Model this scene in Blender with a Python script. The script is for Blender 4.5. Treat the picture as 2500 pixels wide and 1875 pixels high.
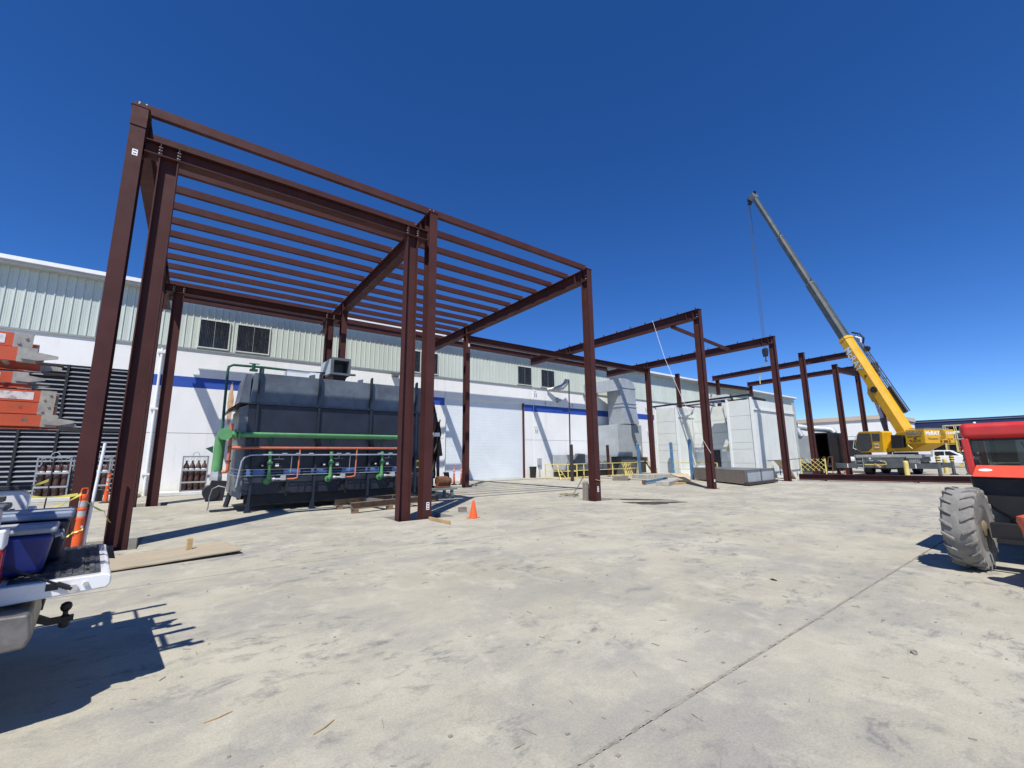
import bpy, bmesh, math, random
from mathutils import Vector, Matrix
R = math.radians
random.seed(7)
for o in list(bpy.data.objects):
    bpy.data.objects.remove(o)
S = bpy.context.scene
COL = S.collection

# ---------------------------------------------------------------- camera
YAW, PITCH, ROLL = R(36.73), R(9.68), R(-0.55)
f_ = Vector((math.sin(YAW)*math.cos(PITCH), math.cos(YAW)*math.cos(PITCH), math.sin(PITCH)))
r_ = Vector((math.cos(YAW), -math.sin(YAW), 0))
u_ = r_.cross(f_)
r2 = r_*math.cos(ROLL) + u_*math.sin(ROLL)
u2 = -r_*math.sin(ROLL) + u_*math.cos(ROLL)
cd = bpy.data.cameras.new('camera')
cam = bpy.data.objects.new('camera', cd)
COL.objects.link(cam)
mw = Matrix((r2, u2, -f_)).transposed().to_4x4()
mw.translation = Vector((0, 0, 1.65))
cam.matrix_world = mw
cd.sensor_width = 36
cd.lens = 1038.67/2500*36
cd.clip_start = 0.05
cd.clip_end = 5000
S.camera = cam

# ---------------------------------------------------------------- sky, sun, exposure
SUN = Vector((-1.0, -1.05, 2.28)).normalized()          # towards the sun
elev = math.asin(SUN.z)
azim = math.atan2(SUN.x, SUN.y)
W = bpy.data.worlds.new('World')
S.world = W
W.use_nodes = True
wn = W.node_tree.nodes
wl = W.node_tree.links
bg = wn['Background']
sky = wn.new('ShaderNodeTexSky')
sky.sky_type = 'NISHITA'
sky.sun_disc = False
sky.sun_elevation = elev
sky.sun_rotation = azim % (2*math.pi)
sky.altitude = 1000
sky.air_density = 0.72
sky.dust_density = 0.0
sky.ozone_density = 5.0
hs = wn.new('ShaderNodeHueSaturation')
hs.inputs['Saturation'].default_value = 1.24
hs.inputs['Hue'].default_value = 0.510
wl.new(sky.outputs[0], hs.inputs['Color'])
wl.new(hs.outputs[0], bg.inputs[0])
bg.inputs[1].default_value = 0.132
sd = bpy.data.lights.new('sun', 'SUN')
sd.energy = 5.0
sd.angle = R(0.53)
sd.color = (1.0, 0.945, 0.86)
so = bpy.data.objects.new('sun', sd)
COL.objects.link(so)
so.rotation_euler = SUN.to_track_quat('Z', 'Y').to_euler()
so.location = SUN*100
S.render.engine = 'CYCLES'
S.view_settings.view_transform = 'Standard'
S.view_settings.look = 'None'
S.view_settings.exposure = 0.3
S.view_settings.gamma = 1.0
S.view_settings.use_curve_mapping = False
S.render.resolution_x = 1024
S.render.resolution_y = 768

# ---------------------------------------------------------------- materials
def lin(r, g, b):
    def c(v):
        v /= 255.0
        return v/12.92 if v <= .04045 else ((v+.055)/1.055)**2.4
    return (c(r), c(g), c(b), 1)

def nodes_of(name):
    m = bpy.data.materials.new(name)
    m.use_nodes = True
    nt = m.node_tree
    return m, nt, nt.nodes['Principled BSDF'], nt.nodes.new('ShaderNodeNewGeometry')

def N(nt, kind, **kw):
    n = nt.nodes.new(kind)
    for k, v in kw.items():
        n.inputs[k.replace('_', ' ')].default_value = v
    return n

def noise(nt, vec, scale, detail=4, rough=.55, dist=0, stretch=None, off=(0, 0, 0)):
    mp = nt.nodes.new('ShaderNodeMapping')
    mp.inputs['Scale'].default_value = stretch or (1, 1, 1)
    mp.inputs['Location'].default_value = off
    nt.links.new(vec, mp.inputs[0])
    n = nt.nodes.new('ShaderNodeTexNoise')
    n.inputs['Scale'].default_value = scale
    n.inputs['Detail'].default_value = detail
    n.inputs['Roughness'].default_value = rough
    n.inputs['Distortion'].default_value = dist
    nt.links.new(mp.outputs[0], n.inputs['Vector'])
    return n.outputs[0]

def ramp(nt, fac, stops):
    r = nt.nodes.new('ShaderNodeValToRGB')
    el = r.color_ramp.elements
    while len(el) < len(stops):
        el.new(.5)
    for e, (p, c) in zip(el, stops):
        e.position = p
        e.color = c if isinstance(c, tuple) else (c, c, c, 1)
    nt.links.new(fac, r.inputs[0])
    return r.outputs[0]

def mix(nt, fac, a, b, mode='MIX'):
    m = nt.nodes.new('ShaderNodeMixRGB')
    m.blend_type = mode
    for i, v in ((0, fac), (1, a), (2, b)):
        if hasattr(v, 'is_linked') or hasattr(v, 'links'):
            nt.links.new(v, m.inputs[i])
        elif i == 0:
            m.inputs[0].default_value = v
        else:
            m.inputs[i].default_value = v
    return m.outputs[0]

def bump(nt, p, h, strength=.3, dist=.01):
    b = nt.nodes.new('ShaderNodeBump')
    b.inputs['Strength'].default_value = strength
    b.inputs['Distance'].default_value = dist
    nt.links.new(h, b.inputs['Height'])
    nt.links.new(b.outputs[0], p.inputs['Normal'])

MATS = {}
def mat(name, col, rough=.6, metal=0, var=.18, scale=2.0, dirt=None, dirtamt=.35, dscale=1.2, stretch=(1, 1, 1),
        bumpy=0, bscale=60, coat=0, spec=.5, scuff=None):
    if name in MATS:
        return MATS[name]
    m, nt, p, g = nodes_of(name)
    pos = g.outputs['Position']
    c = tuple(col[:3]) + (1,)
    lo = tuple(v*(1-var) for v in c[:3]) + (1,)
    hi = tuple(min(1, v*(1+var)) for v in c[:3]) + (1,)
    out = ramp(nt, noise(nt, pos, scale, 5, .6, .3), [(.3, lo), (.7, hi)])
    if dirt:
        d = ramp(nt, noise(nt, pos, dscale, 6, .68, .6, stretch, (3.1, 7.7, 1.3)), [(.5, 0.0), (.72, 1.0)])
        out = mix(nt, mixf(nt, d, dirtamt), out, tuple(dirt[:3])+(1,))
    if scuff:
        sc, amt, ss = scuff
        k1 = ramp(nt, noise(nt, pos, ss, 8, .7, .4, (1, 1, .22), (9.1, 2.2, 4.4)), [(.64, 0.0), (.72, 1.0)])
        k2 = ramp(nt, noise(nt, pos, .9, 3, .5, 0, None, (1.7, 5.2, 8.8)), [(.45, 0.0), (.62, 1.0)])
        out = mix(nt, mixf(nt, mulm(nt, k1, k2), amt), out, tuple(sc)+(1,))
        k3 = ramp(nt, noise(nt, pos, ss*.6, 9, .72, .2, (1, 1, .6), (2.1, 8.2, .4)), [(.62, 0.0), (.70, 1.0)])
        out = mix(nt, mixf(nt, k3, amt*.6), out, tuple(v*.28 for v in sc)+(1,))
    nt.links.new(out, p.inputs['Base Color'])
    rr = ramp(nt, noise(nt, pos, scale*3, 4), [(.3, max(0, rough-.1)), (.7, min(1, rough+.1))])
    nt.links.new(rr, p.inputs['Roughness'])
    p.inputs['Metallic'].default_value = metal
    p.inputs['Specular IOR Level'].default_value = spec
    if coat:
        p.inputs['Coat Weight'].default_value = coat
    if bumpy:
        bump(nt, p, noise(nt, pos, bscale, 4, .6), bumpy, .01)
    MATS[name] = m
    return m

def mixf(nt, col, k):
    n = nt.nodes.new('ShaderNodeMath')
    n.operation = 'MULTIPLY'
    n.inputs[1].default_value = k
    nt.links.new(col, n.inputs[0])
    return n.outputs[0]

def mulm(nt, a, b):
    n = nt.nodes.new('ShaderNodeMath')
    n.operation = 'MULTIPLY'
    nt.links.new(a, n.inputs[0])
    nt.links.new(b, n.inputs[1])
    return n.outputs[0]

def glass_mat(name, tint, trans=.35, rough=.03):
    m, nt, p, g = nodes_of(name)
    nt.nodes.remove(p)
    out = nt.nodes['Material Output']
    t = N(nt, 'ShaderNodeBsdfTransparent')
    t.inputs[0].default_value = tuple(v*trans for v in tint) + (1,)
    gl = N(nt, 'ShaderNodeBsdfGlossy', Roughness=rough)
    gl.inputs[0].default_value = (.9, .93, 1, 1)
    fr = N(nt, 'ShaderNodeFresnel', IOR=1.5)
    mx = nt.nodes.new('ShaderNodeMixShader')
    nt.links.new(fr.outputs[0], mx.inputs[0])
    nt.links.new(t.outputs[0], mx.inputs[1])
    nt.links.new(gl.outputs[0], mx.inputs[2])
    nt.links.new(mx.outputs[0], out.inputs[0])
    MATS[name] = m
    return m

# ---- ground concrete
def concrete_ground():
    m, nt, p, g = nodes_of('yard_concrete')
    pos = g.outputs['Position']
    a = ramp(nt, noise(nt, pos, .30, 10, .66, .15), [(.36, (.345, .328, .262, 1)), (.62, (.44, .42, .340, 1))])
    # ragged grey worn areas, fine edged
    p1 = ramp(nt, noise(nt, pos, .62, 13, .74, .25, (1, 1.35, 1), (11, 3, 0)), [(.46, 0.0), (.60, 1.0)])
    c = mix(nt, mixf(nt, p1, .62), a, (.262, .258, .246, 1))
    # smaller dark smudges clustered where the slab is worn
    msk = ramp(nt, noise(nt, pos, .42, 6, .6, .2, None, (7, 1, 0)), [(.44, 0.0), (.58, 1.0)])
    p2 = ramp(nt, noise(nt, pos, 2.6, 13, .76, .35, (1, 1.6, 1), (5, 9, 0)), [(.52, 0.0), (.63, 1.0)])
    c = mix(nt, mixf(nt, mulm(nt, p2, msk), .8), c, (.135, .138, .145, 1))
    # pale dusty laitance
    p3 = ramp(nt, noise(nt, pos, 1.5, 12, .72, .2, (1.4, 1, 1), (2, 8, 0)), [(.52, 0.0), (.66, 1.0)])
    c = mix(nt, mixf(nt, p3, .5), c, (.52, .495, .40, 1))
    # scattered scuffs
    p4 = ramp(nt, noise(nt, pos, 8.5, 10, .75, .3, (1, 1.8, 1)), [(.57, 0.0), (.70, 1.0)])
    c = mix(nt, mixf(nt, p4, .38), c, (.19, .19, .19, 1))
    # brown rusty stains
    p5 = ramp(nt, noise(nt, pos, .2, 8, .66, .2, None, (31, 17, 0)), [(.62, 0.0), (.74, 1.0)])
    c = mix(nt, mixf(nt, p5, .35), c, (.33, .25, .17, 1))
    fine = noise(nt, pos, 60, 8, .75)
    c = mix(nt, 1.0, c, ramp(nt, fine, [(.25, .74), (.75, 1.18)]), 'MULTIPLY')
    speck = ramp(nt, noise(nt, pos, 24, 4, .6, 0, None, (4, 4, 0)), [(.70, 0.0), (.735, 1.0)])
    c = mix(nt, mixf(nt, speck, .6), c, (.11, .105, .09, 1))
    nt.links.new(c, p.inputs['Base Color'])
    p.inputs['Roughness'].default_value = .9
    p.inputs['Specular IOR Level'].default_value = .2
    h = mix(nt, .5, noise(nt, pos, 9, 10, .75), fine)
    bump(nt, p, h, .45, .02)
    MATS['yard'] = m
    return m
concrete_ground()

def tilt_wall():
    m, nt, p, g = nodes_of('painted_tilt_wall')
    pos = g.outputs['Position']
    c = ramp(nt, noise(nt, pos, .35, 5, .6, .4), [(.3, (.70, .715, .72, 1)), (.7, (.79, .80, .80, 1))])
    st = ramp(nt, noise(nt, pos, 1.3, 6, .6, .3, (1, 1, .09)), [(.56, 0.0), (.78, 1.0)])
    c = mix(nt, mixf(nt, st, .35), c, (.42, .42, .41, 1))
    sep = nt.nodes.new('ShaderNodeSeparateXYZ')
    nt.links.new(pos, sep.inputs[0])
    n2 = noise(nt, pos, .8, 5, .65)
    ad = nt.nodes.new('ShaderNodeMath')
    ad.operation = 'MULTIPLY_ADD'
    nt.links.new(n2, ad.inputs[0])
    ad.inputs[1].default_value = 1.6
    nt.links.new(sep.outputs[2], ad.inputs[2])
    low = ramp(nt, mixf(nt, ad.outputs[0], .5), [(.42, 1.0), (.75, 0.0)])
    c = mix(nt, mixf(nt, low, .6), c, (.55, .50, .30, 1))
    gr = ramp(nt, noise(nt, pos, 3.2, 9, .7, .2, (1, 1, .14), (4, 4, 9)), [(.60, 0.0), (.74, 1.0)])
    c = mix(nt, mixf(nt, gr, .28), c, (.36, .35, .33, 1))
    nt.links.new(c, p.inputs['Base Color'])
    p.inputs['Roughness'].default_value = .75
    bump(nt, p, noise(nt, pos, 25, 4), .12, .01)
    MATS['wall'] = m
tilt_wall()

def siding():
    m, nt, p, g = nodes_of('pale_green_siding')
    pos = g.outputs['Position']
    c = ramp(nt, noise(nt, pos, .6, 5, .6, .3, (1, 1, .4)), [(.3, (.455, .515, .475, 1)), (.7, (.55, .61, .57, 1))])
    st = ramp(nt, noise(nt, pos, 5, 5, .6, 0, (1, 1, .06)), [(.52, 0.0), (.75, 1.0)])
    c = mix(nt, mixf(nt, st, .28), c, (.30, .33, .30, 1))
    ye = ramp(nt, noise(nt, pos, .18, 4), [(.62, 0.0), (.72, 1.0)])
    c = mix(nt, mixf(nt, ye, .12), c, (.58, .57, .40, 1))
    nt.links.new(c, p.inputs['Base Color'])
    p.inputs['Roughness'].default_value = .45
    MATS['siding'] = m
siding()

def plywood_mat(name, a, b, dark):
    m, nt, p, g = nodes_of(name)
    tc = nt.nodes.new('ShaderNodeTexCoord')
    pos = tc.outputs['Object']
    gr = noise(nt, pos, 5, 7, .65, 1.4, (.35, 5, 5))
    c = ramp(nt, gr, [(.3, a), (.65, b)])
    st = ramp(nt, noise(nt, pos, 1.7, 6, .7, .8, (.5, 1.6, 1)), [(.5, 0.0), (.74, 1.0)])
    c = mix(nt, mixf(nt, st, .55), c, dark)
    nt.links.new(c, p.inputs['Base Color'])
    p.inputs['Roughness'].default_value = .8
    bump(nt, p, gr, .25, .006)
    MATS[name] = m
plywood_mat('plywood', (.27, .225, .155, 1), (.42, .365, .265, 1), (.22, .205, .175, 1))
plywood_mat('lumber', (.33, .22, .10, 1), (.50, .36, .18, 1), (.20, .14, .08, 1))
plywood_mat('grey_wood', (.16, .13, .11, 1), (.29, .25, .21, 1), (.10, .085, .07, 1))
plywood_mat('osb', (.40, .31, .20, 1), (.55, .45, .31, 1), (.30, .23, .15, 1))

mat('steel', (.062, .0215, .0205), .66, 0, .2, 1.4, (.052, .022, .022), .7, .9, (1, 1, .35), .08, 70, 0, .22, ((.24, .17, .155), .55, 7))
mat('steel_plain', (.08, .025, .023), .65, 0, .15, 2, None, 0, 1, (1, 1, 1), 0, 60, 0, .2)
mat('bolt', (.62, .60, .57), .4, .6)
mat('white_tag', (.78, .80, .82), .5, 0, .04)
mat('ink', (.03, .035, .05), .6, 0, .1)
mat('blue_stripe', (.018, .068, .36), .55, 0, .12, .7)
mat('gutter', (.78, .80, .82), .5, 0, .06)
mat('soffit', (.42, .43, .44), .6, 0, .1)
mat('flashing', (.27, .29, .29), .55, .2, .12)
mat('door_paint', (.66, .715, .76), .5, 0, .06, .6)
mat('louver_slat', (.20, .215, .25), .5, .3, .1)
mat('louver_dark', (.012, .014, .02), .7, 0, .1)
mat('dark_pane', (.016, .018, .022), .28, 0, .3, 3, (.10, .10, .11), .5, 3, (6, 1, .3))
mat('pane_frame', (.50, .54, .50), .5, 0, .1)
mat('kerb', (.56, .57, .56), .85, 0, .1, 1.5, (.30, .29, .26), .5, 2, (1, 1, 1), .2, 50)
mat('broken_concrete', (.34, .33, .30), .92, 0, .2, 3, (.18, .17, .15), .6, 6, (1, 1, 1), .8, 25)
mat('dirt', (.17, .15, .12), .95, 0, .3, 4, None, 0, 1, (1, 1, 1), .8, 20)
mat('oven_blue', (.017, .022, .037), .42, .1, .3, 1.2, (.008, .010, .015), .6, .9, (1, 1, .5), .05, 40, 0, .5, ((.11, .125, .15), .45, 5))  # furnace blue, with the shade below the flange darkened into the colour
mat('oven_grey', (.112, .135, .165), .42, .2, .3, .9, (.035, .043, .06), .75, 1.1, (1, 1, .6), .05, 40, 0, .5, ((.25, .27, .29), .4, 4))
mat('oven_lightgrey', (.20, .215, .225), .5, .3, .2, 2)
mat('black', (.012, .012, .014), .55, 0, .2)
mat('rubber', (.03, .03, .032), .85, 0, .3, 6, (.10, .095, .085), .6, 4, (1, 1, 1), .25, 40)
mat('green_pipe', (.10, .29, .115), .45, 0, .15, 2, (.06, .20, .08), .4, 3)
mat('dark_green', (.012, .075, .045), .45, 0, .2, 2)
mat('orange_pipe', (.56, .16, .085), .5, 0, .15, 3)
mat('conduit', (.55, .57, .60), .35, .7, .1)
mat('blue_tube', (.10, .20, .45), .4, .3, .15)
mat('rust', (.15, .062, .03), .85, .1, .35, 5, (.08, .035, .02), .6, 7, (1, 1, 1), .35, 50)
mat('skid_brown', (.20, .135, .085), .85, 0, .35, 5, (.10, .06, .035), .7, 6, (1, 1, 1), .3, 50)
mat('tarp', (.055, .036, .026), .6, 0, .35, 3, (.20, .16, .13), .35, 5, (1, 1, .3), .3, 20)
mat('galv', (.40, .435, .455), .42, .25, .12, 1.2, (.27, .30, .32), .45, 2.2, (1, 1, .3))
mat('galv_dark', (.13, .145, .16), .45, .3, .2, 2)
mat('booth_white', (.62, .655, .63), .55, 0, .05, .6, (.50, .49, .45), .45, .9, (1, 1, .6))
mat('booth_trim', (.70, .73, .72), .5, 0, .05)
mat('rail_yellow', (.62, .52, .17), .55, 0, .18, 4)
mat('pale_yellow', (.62, .50, .16), .6, 0, .14, 2)
mat('post_blue', (.075, .18, .32), .55, 0, .25, 3)
mat('dark_steel', (.055, .045, .042), .6, .3, .3, 4)
mat('cyl_brown', (.085, .045, .040), .45, .1, .25, 6)
mat('rack_grey', (.30, .335, .37), .5, .4, .15, 3)
mat('safety_orange', (.75, .105, .018), .5, 0, .1, 4, (.45, .10, .03), .4, 9)
mat('cone_orange', (.80, .11, .022), .45, 0, .08, 4)
mat('reflective', (.50, .51, .52), .35, .2, .08)
mat('tape_yellow', (.66, .60, .12), .45, 0, .15, 8)
mat('pvc', (.74, .76, .77), .45, 0, .05)
mat('rope', (.33, .29, .20), .9, 0, .3, 20)
mat('white_rope', (.75, .74, .70), .9, 0, .1)
mat('mud', (.050, .043, .035), .9, 0, .35, 3, None, 0, 1, (1, 1, 1), .9, 12)
mat('crane_yellow', (.60, .335, .008), .5, 0, .1, 1.3, (.36, .21, .015), .45, 2.2, (1, 1, .5))
mat('boom_grey', (.055, .066, .068), .5, .2, .25, 1.5, (.12, .135, .135), .5, 1.0, (1, 1, .4))
mat('crane_grey', (.085, .095, .10), .5, .2, .2, 2)
mat('crane_light', (.30, .31, .30), .55, .2, .2, 3)
mat('cab_glass', (.020, .028, .032), .08, 0, .2)
mat('cable', (.10, .10, .105), .5, .5, .1)
mat('letter_white', (.72, .73, .74), .5, 0, .05)
mat('letter_dark', (.05, .045, .02), .6, 0, .05)
mat('vent_brown', (.10, .028, .012), .6, 0, .1)
mat('truck_white', (.78, .79, .80), .28, 0, .03, 1, (.55, .53, .49), .3, 4, (1, 1, 1), 0, 60, .5)
mat('truck_trim', (.03, .03, .033), .6, 0, .15)
mat('bedliner', (.028, .034, .045), .62, 0, .25, 5, (.22, .21, .19), .5, 6, (1, 1, 1), .2, 50)
mat('chrome', (.70, .70, .70), .25, .9, .1)
mat('bumper', (.20, .19, .18), .45, .5, .3, 4, (.09, .08, .07), .7, 5)
mat('tail_red', (.42, .012, .012), .15, 0, .1)
mat('cooler_blue', (.010, .022, .165), .38, 0, .1, 3)
mat('cooler_navy', (.007, .012, .034), .42, 0, .15, 3)
mat('cooler_lid', (.36, .38, .41), .55, 0, .1, 5, (.16, .17, .19), .6, 8)
mat('cooler_lid_blue', (.20, .25, .34), .5, 0, .15, 4, (.60, .62, .64), .5, 3)
mat('bin_grey', (.085, .10, .115), .6, 0, .15, 3)
mat('ladder_orange', (.52, .085, .032), .5, 0, .15, 3, (.33, .09, .045), .6, 6, (1, 1, 1), .1, 60)
mat('alu', (.36, .345, .31), .55, .3, .25, 9, (.20, .185, .16), .6, 12)
mat('sticker', (.62, .61, .62), .5, 0, .15, 9, (.12, .12, .14), .9, 18, (1, 1, 1))
mat('machine_red', (.50, .028, .024), .38, 0, .08, 2, (.36, .035, .03), .4, 3, (1, 1, 1), .06, 60, .2)
mat('machine_orange', (.60, .10, .045), .45, 0, .15, 3, (.30, .07, .04), .5, 4)
mat('machine_panel', (.66, .07, .04), .42, 0, .06, 2)
mat('tyre', (.20, .195, .182), .95, 0, .25, 3, (.32, .31, .28), .7, 2.6, (1, 1, 1), .6, 45)
mat('tyre_black', (.028, .028, .03), .8, 0, .25, 4)
mat('hub', (.22, .17, .105), .75, .1, .3, 4, (.06, .05, .04), .6, 6)
mat('far_white', (.80, .81, .80), .65, 0, .05, .3)
mat('far_beige', (.55, .46, .36), .8, 0, .08, .3)
mat('far_blue', (.012, .026, .085), .7, 0, .1, .3)
mat('far_grey', (.22, .24, .27), .7, 0, .1, .3)
mat('skin', (.42, .26, .18), .6, 0, .05)
mat('vest_green', (.16, .52, .09), .7, 0, .1, 6)
mat('cloth_dark', (.03, .034, .045), .85, 0, .2, 6)
mat('cloth_denim', (.05, .07, .12), .85, 0, .2, 6)
mat('hat_white', (.80, .81, .80), .35, 0, .03)
mat('gravel', (.26, .24, .205), .95, 0, .3, 12, None, 0, 1, (1, 1, 1), .8, 30)
glass_mat('clear_glass', (.75, .82, .86), .42)
glass_mat('tint_glass', (.5, .6, .62), .18)

# ---------------------------------------------------------------- mesh builder
class MB:
    def __init__(self):
        self.v = []
        self.f = []
        self.mi = []
        self.cur = 0
    def add(self, vs, fs):
        n = len(self.v)
        self.v += [tuple(p) for p in vs]
        self.f += [tuple(i+n for i in q) for q in fs]
        self.mi += [self.cur]*len(fs)
        return self
    def m(self, i):
        self.cur = i
        return self
    def box(self, x0, x1, y0, y1, z0, z1):
        return self.add([(x0, y0, z0), (x1, y0, z0), (x1, y1, z0), (x0, y1, z0), (x0, y0, z1), (x1, y0, z1), (x1, y1, z1), (x0, y1, z1)],
                        [(3, 2, 1, 0), (4, 5, 6, 7), (0, 1, 5, 4), (1, 2, 6, 5), (2, 3, 7, 6), (3, 0, 4, 7)])
    def bar(self, p, q, w, h, up=(0, 0, 1)):
        p, q = Vector(p), Vector(q)
        d = (q-p).normalized()
        s = d.cross(Vector(up))
        if s.length < 1e-4:
            s = d.cross(Vector((1, 0, 0)))
        s.normalize()
        t = s.cross(d)
        s *= w/2
        t *= h/2
        vs = [p-s-t, p+s-t, p+s+t, p-s+t, q-s-t, q+s-t, q+s+t, q-s+t]
        return self.add(vs, [(3, 2, 1, 0), (4, 5, 6, 7), (0, 1, 5, 4), (1, 2, 6, 5), (2, 3, 7, 6), (3, 0, 4, 7)][::1])
    def cyl(self, p, q, r, n=12, r2=None, caps=True):
        p, q = Vector(p), Vector(q)
        r2 = r if r2 is None else r2
        d = (q-p).normalized()
        s = d.orthogonal().normalized()
        t = d.cross(s)
        vs = []
        for c, rr in ((p, r), (q, r2)):
            for i in range(n):
                a = 2*math.pi*i/n
                vs.append(c + s*(rr*math.cos(a)) + t*(rr*math.sin(a)))
        fs = [(i, (i+1) % n, n+(i+1) % n, n+i) for i in range(n)]
        if caps:
            fs += [tuple(range(n))[::-1], tuple(range(n, 2*n))]
        return self.add(vs, fs)
    def tube(self, pts, r, n=8):
        pts = [Vector(p) for p in pts]
        vs = []
        s = None
        for i, p in enumerate(pts):
            d = (pts[min(i+1, len(pts)-1)] - pts[max(i-1, 0)]).normalized()
            if s is None:
                s = d.orthogonal().normalized()
            s = (s - d*s.dot(d)).normalized()
            t = d.cross(s)
            rr = r[i] if isinstance(r, (list, tuple)) else r
            for k in range(n):
                a = 2*math.pi*k/n
                vs.append(p + s*(rr*math.cos(a)) + t*(rr*math.sin(a)))
        fs = []
        for i in range(len(pts)-1):
            for k in range(n):
                fs.append((i*n+k, i*n+(k+1) % n, (i+1)*n+(k+1) % n, (i+1)*n+k))
        e = (len(pts)-1)*n
        fs += [tuple(range(n))[::-1], tuple(range(e, e+n))]
        return self.add(vs, fs)
    def prism(self, poly, a, b, o=(0, 0, 0), ux=(1, 0, 0), uy=(0, 0, 1), ud=(0, 1, 0)):
        o, ux, uy, ud = Vector(o), Vector(ux), Vector(uy), Vector(ud)
        n = len(poly)
        vs = [o+ux*x+uy*y+ud*a for x, y in poly] + [o+ux*x+uy*y+ud*b for x, y in poly]
        fs = [tuple(range(n))[::-1], tuple(range(n, 2*n))] + [(i, (i+1) % n, n+(i+1) % n, n+i) for i in range(n)]
        return self.add(vs, fs)
    def lathe(self, prof, c=(0, 0, 0), ax=(0, 0, 1), n=16):
        c, ax = Vector(c), Vector(ax).normalized()
        s = ax.orthogonal().normalized()
        t = ax.cross(s)
        vs = []
        for r, h in prof:
            for k in range(n):
                a = 2*math.pi*k/n
                vs.append(c + ax*h + s*(r*math.cos(a)) + t*(r*math.sin(a)))
        fs = []
        for i in range(len(prof)-1):
            for k in range(n):
                fs.append((i*n+k, i*n+(k+1) % n, (i+1)*n+(k+1) % n, (i+1)*n+k))
        e = (len(prof)-1)*n
        fs += [tuple(range(n))[::-1], tuple(range(e, e+n))]
        return self.add(vs, fs)
    def hsec(self, p, q, depth, bf, tf, tw, dd):
        """I or H section from p to q; dd = direction of the depth"""
        p, q, dd = Vector(p), Vector(q), Vector(dd).normalized()
        d = (q-p).normalized()
        w = d.cross(dd).normalized()
        a, b, c = depth/2, bf/2, tw/2
        i = a-tf
        poly = [(-b, -a), (b, -a), (b, -i), (c, -i), (c, i), (b, i), (b, a), (-b, a), (-b, i), (-c, i), (-c, -i), (-b, -i)]
        L = (q-p).length
        n = 12
        vs = [p+w*x+dd*y for x, y in poly] + [q+w*x+dd*y for x, y in poly]
        fs = [(i2, (i2+1) % n, n+(i2+1) % n, n+i2) for i2 in range(n)]
        for o, rev in ((0, True), (n, False)):
            for cap in ((0, 1, 2, 3, 10, 11), (3, 4, 9, 10), (4, 5, 6, 7, 8, 9)):
                cc = tuple(o+k for k in cap)
                fs.append(cc[::-1] if rev else cc)
        return self.add(vs, fs)
    def chan(self, p, q, depth, bf, t, dd, open_dir):
        p, q, dd, w = Vector(p), Vector(q), Vector(dd).normalized(), Vector(open_dir).normalized()
        a = depth/2
        poly = [(0, -a), (bf, -a), (bf, -a+t), (t, -a+t), (t, a-t), (bf, a-t), (bf, a), (0, a)]
        vs = [p+w*x+dd*y for x, y in poly] + [q+w*x+dd*y for x, y in poly]
        n = 8
        fs = [(i, (i+1) % n, n+(i+1) % n, n+i) for i in range(n)]
        for o in (0, n):
            fs += [(o+0, o+1, o+2, o+3), (o+0, o+3, o+4, o+7), (o+4, o+5, o+6, o+7)]
        return self.add(vs, fs)
    def mesh(self, name, mats, smooth=False, fix=True):
        me = bpy.data.meshes.new(name)
        me.from_pydata(self.v, [], self.f)
        if not isinstance(mats, (list, tuple)):
            mats = [mats]
        for m in mats:
            me.materials.append(MATS[m] if isinstance(m, str) else m)
        me.polygons.foreach_set('material_index', self.mi)
        if fix:
            bm = bmesh.new()
            bm.from_mesh(me)
            bmesh.ops.recalc_face_normals(bm, faces=bm.faces)
            bm.to_mesh(me)
            bm.free()
        if smooth:
            me.shade_smooth()
            me.set_sharp_from_angle(angle=R(35))
        me.update()
        return me
    def build(self, name, mats, parent=None, smooth=False, bevel=0, seg=1, loc=None, rz=0):
        me = self.mesh(name, mats, smooth)
        return place(name, me, parent, bevel, seg, loc, rz)

WB = {}
def place(name, me, parent=None, bevel=0, seg=1, loc=None, rz=0, rot=None):
    o = bpy.data.objects.new(name, me)
    COL.objects.link(o)
    o.parent = parent
    if parent is not None and parent.name in WB:
        o.matrix_parent_inverse = Matrix.Translation(-Vector(WB[parent.name]))
    if loc is not None:
        o.location = loc
    if rz:
        o.rotation_euler = (0, 0, rz)
    if rot:
        o.rotation_euler = rot
    if bevel:
        b = o.modifiers.new('bevel', 'BEVEL')
        b.width = bevel
        b.segments = seg
        b.limit_method = 'ANGLE'
        b.angle_limit = R(40)
        if seg >= 2:
            me.shade_smooth()
            b.harden_normals = True
    return o

def tag(o, label, cat, group=None):
    o['label'] = label
    o['category'] = cat
    if group:
        o['group'] = group
    return o

def thing(name, label, cat, loc=(0, 0, 0), rz=0, group=None):
    o = bpy.data.objects.new(name, None)
    COL.objects.link(o)
    o.empty_display_size = .2
    o.location = loc
    o.rotation_euler = (0, 0, rz)
    return tag(o, label, cat, group)

def wthing(name, label, cat, base, group=None):
    '''a thing whose parts are given in world coordinates'''
    o = thing(name, label, cat, base, 0, group)
    WB[o.name] = base
    return o

def struct(o):
    o['kind'] = 'structure'
    return o

def dup(o, parent=None):
    c = o.copy()
    COL.objects.link(c)
    c.parent = parent
    for ch in o.children:
        dup(ch, c)
    return c

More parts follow.
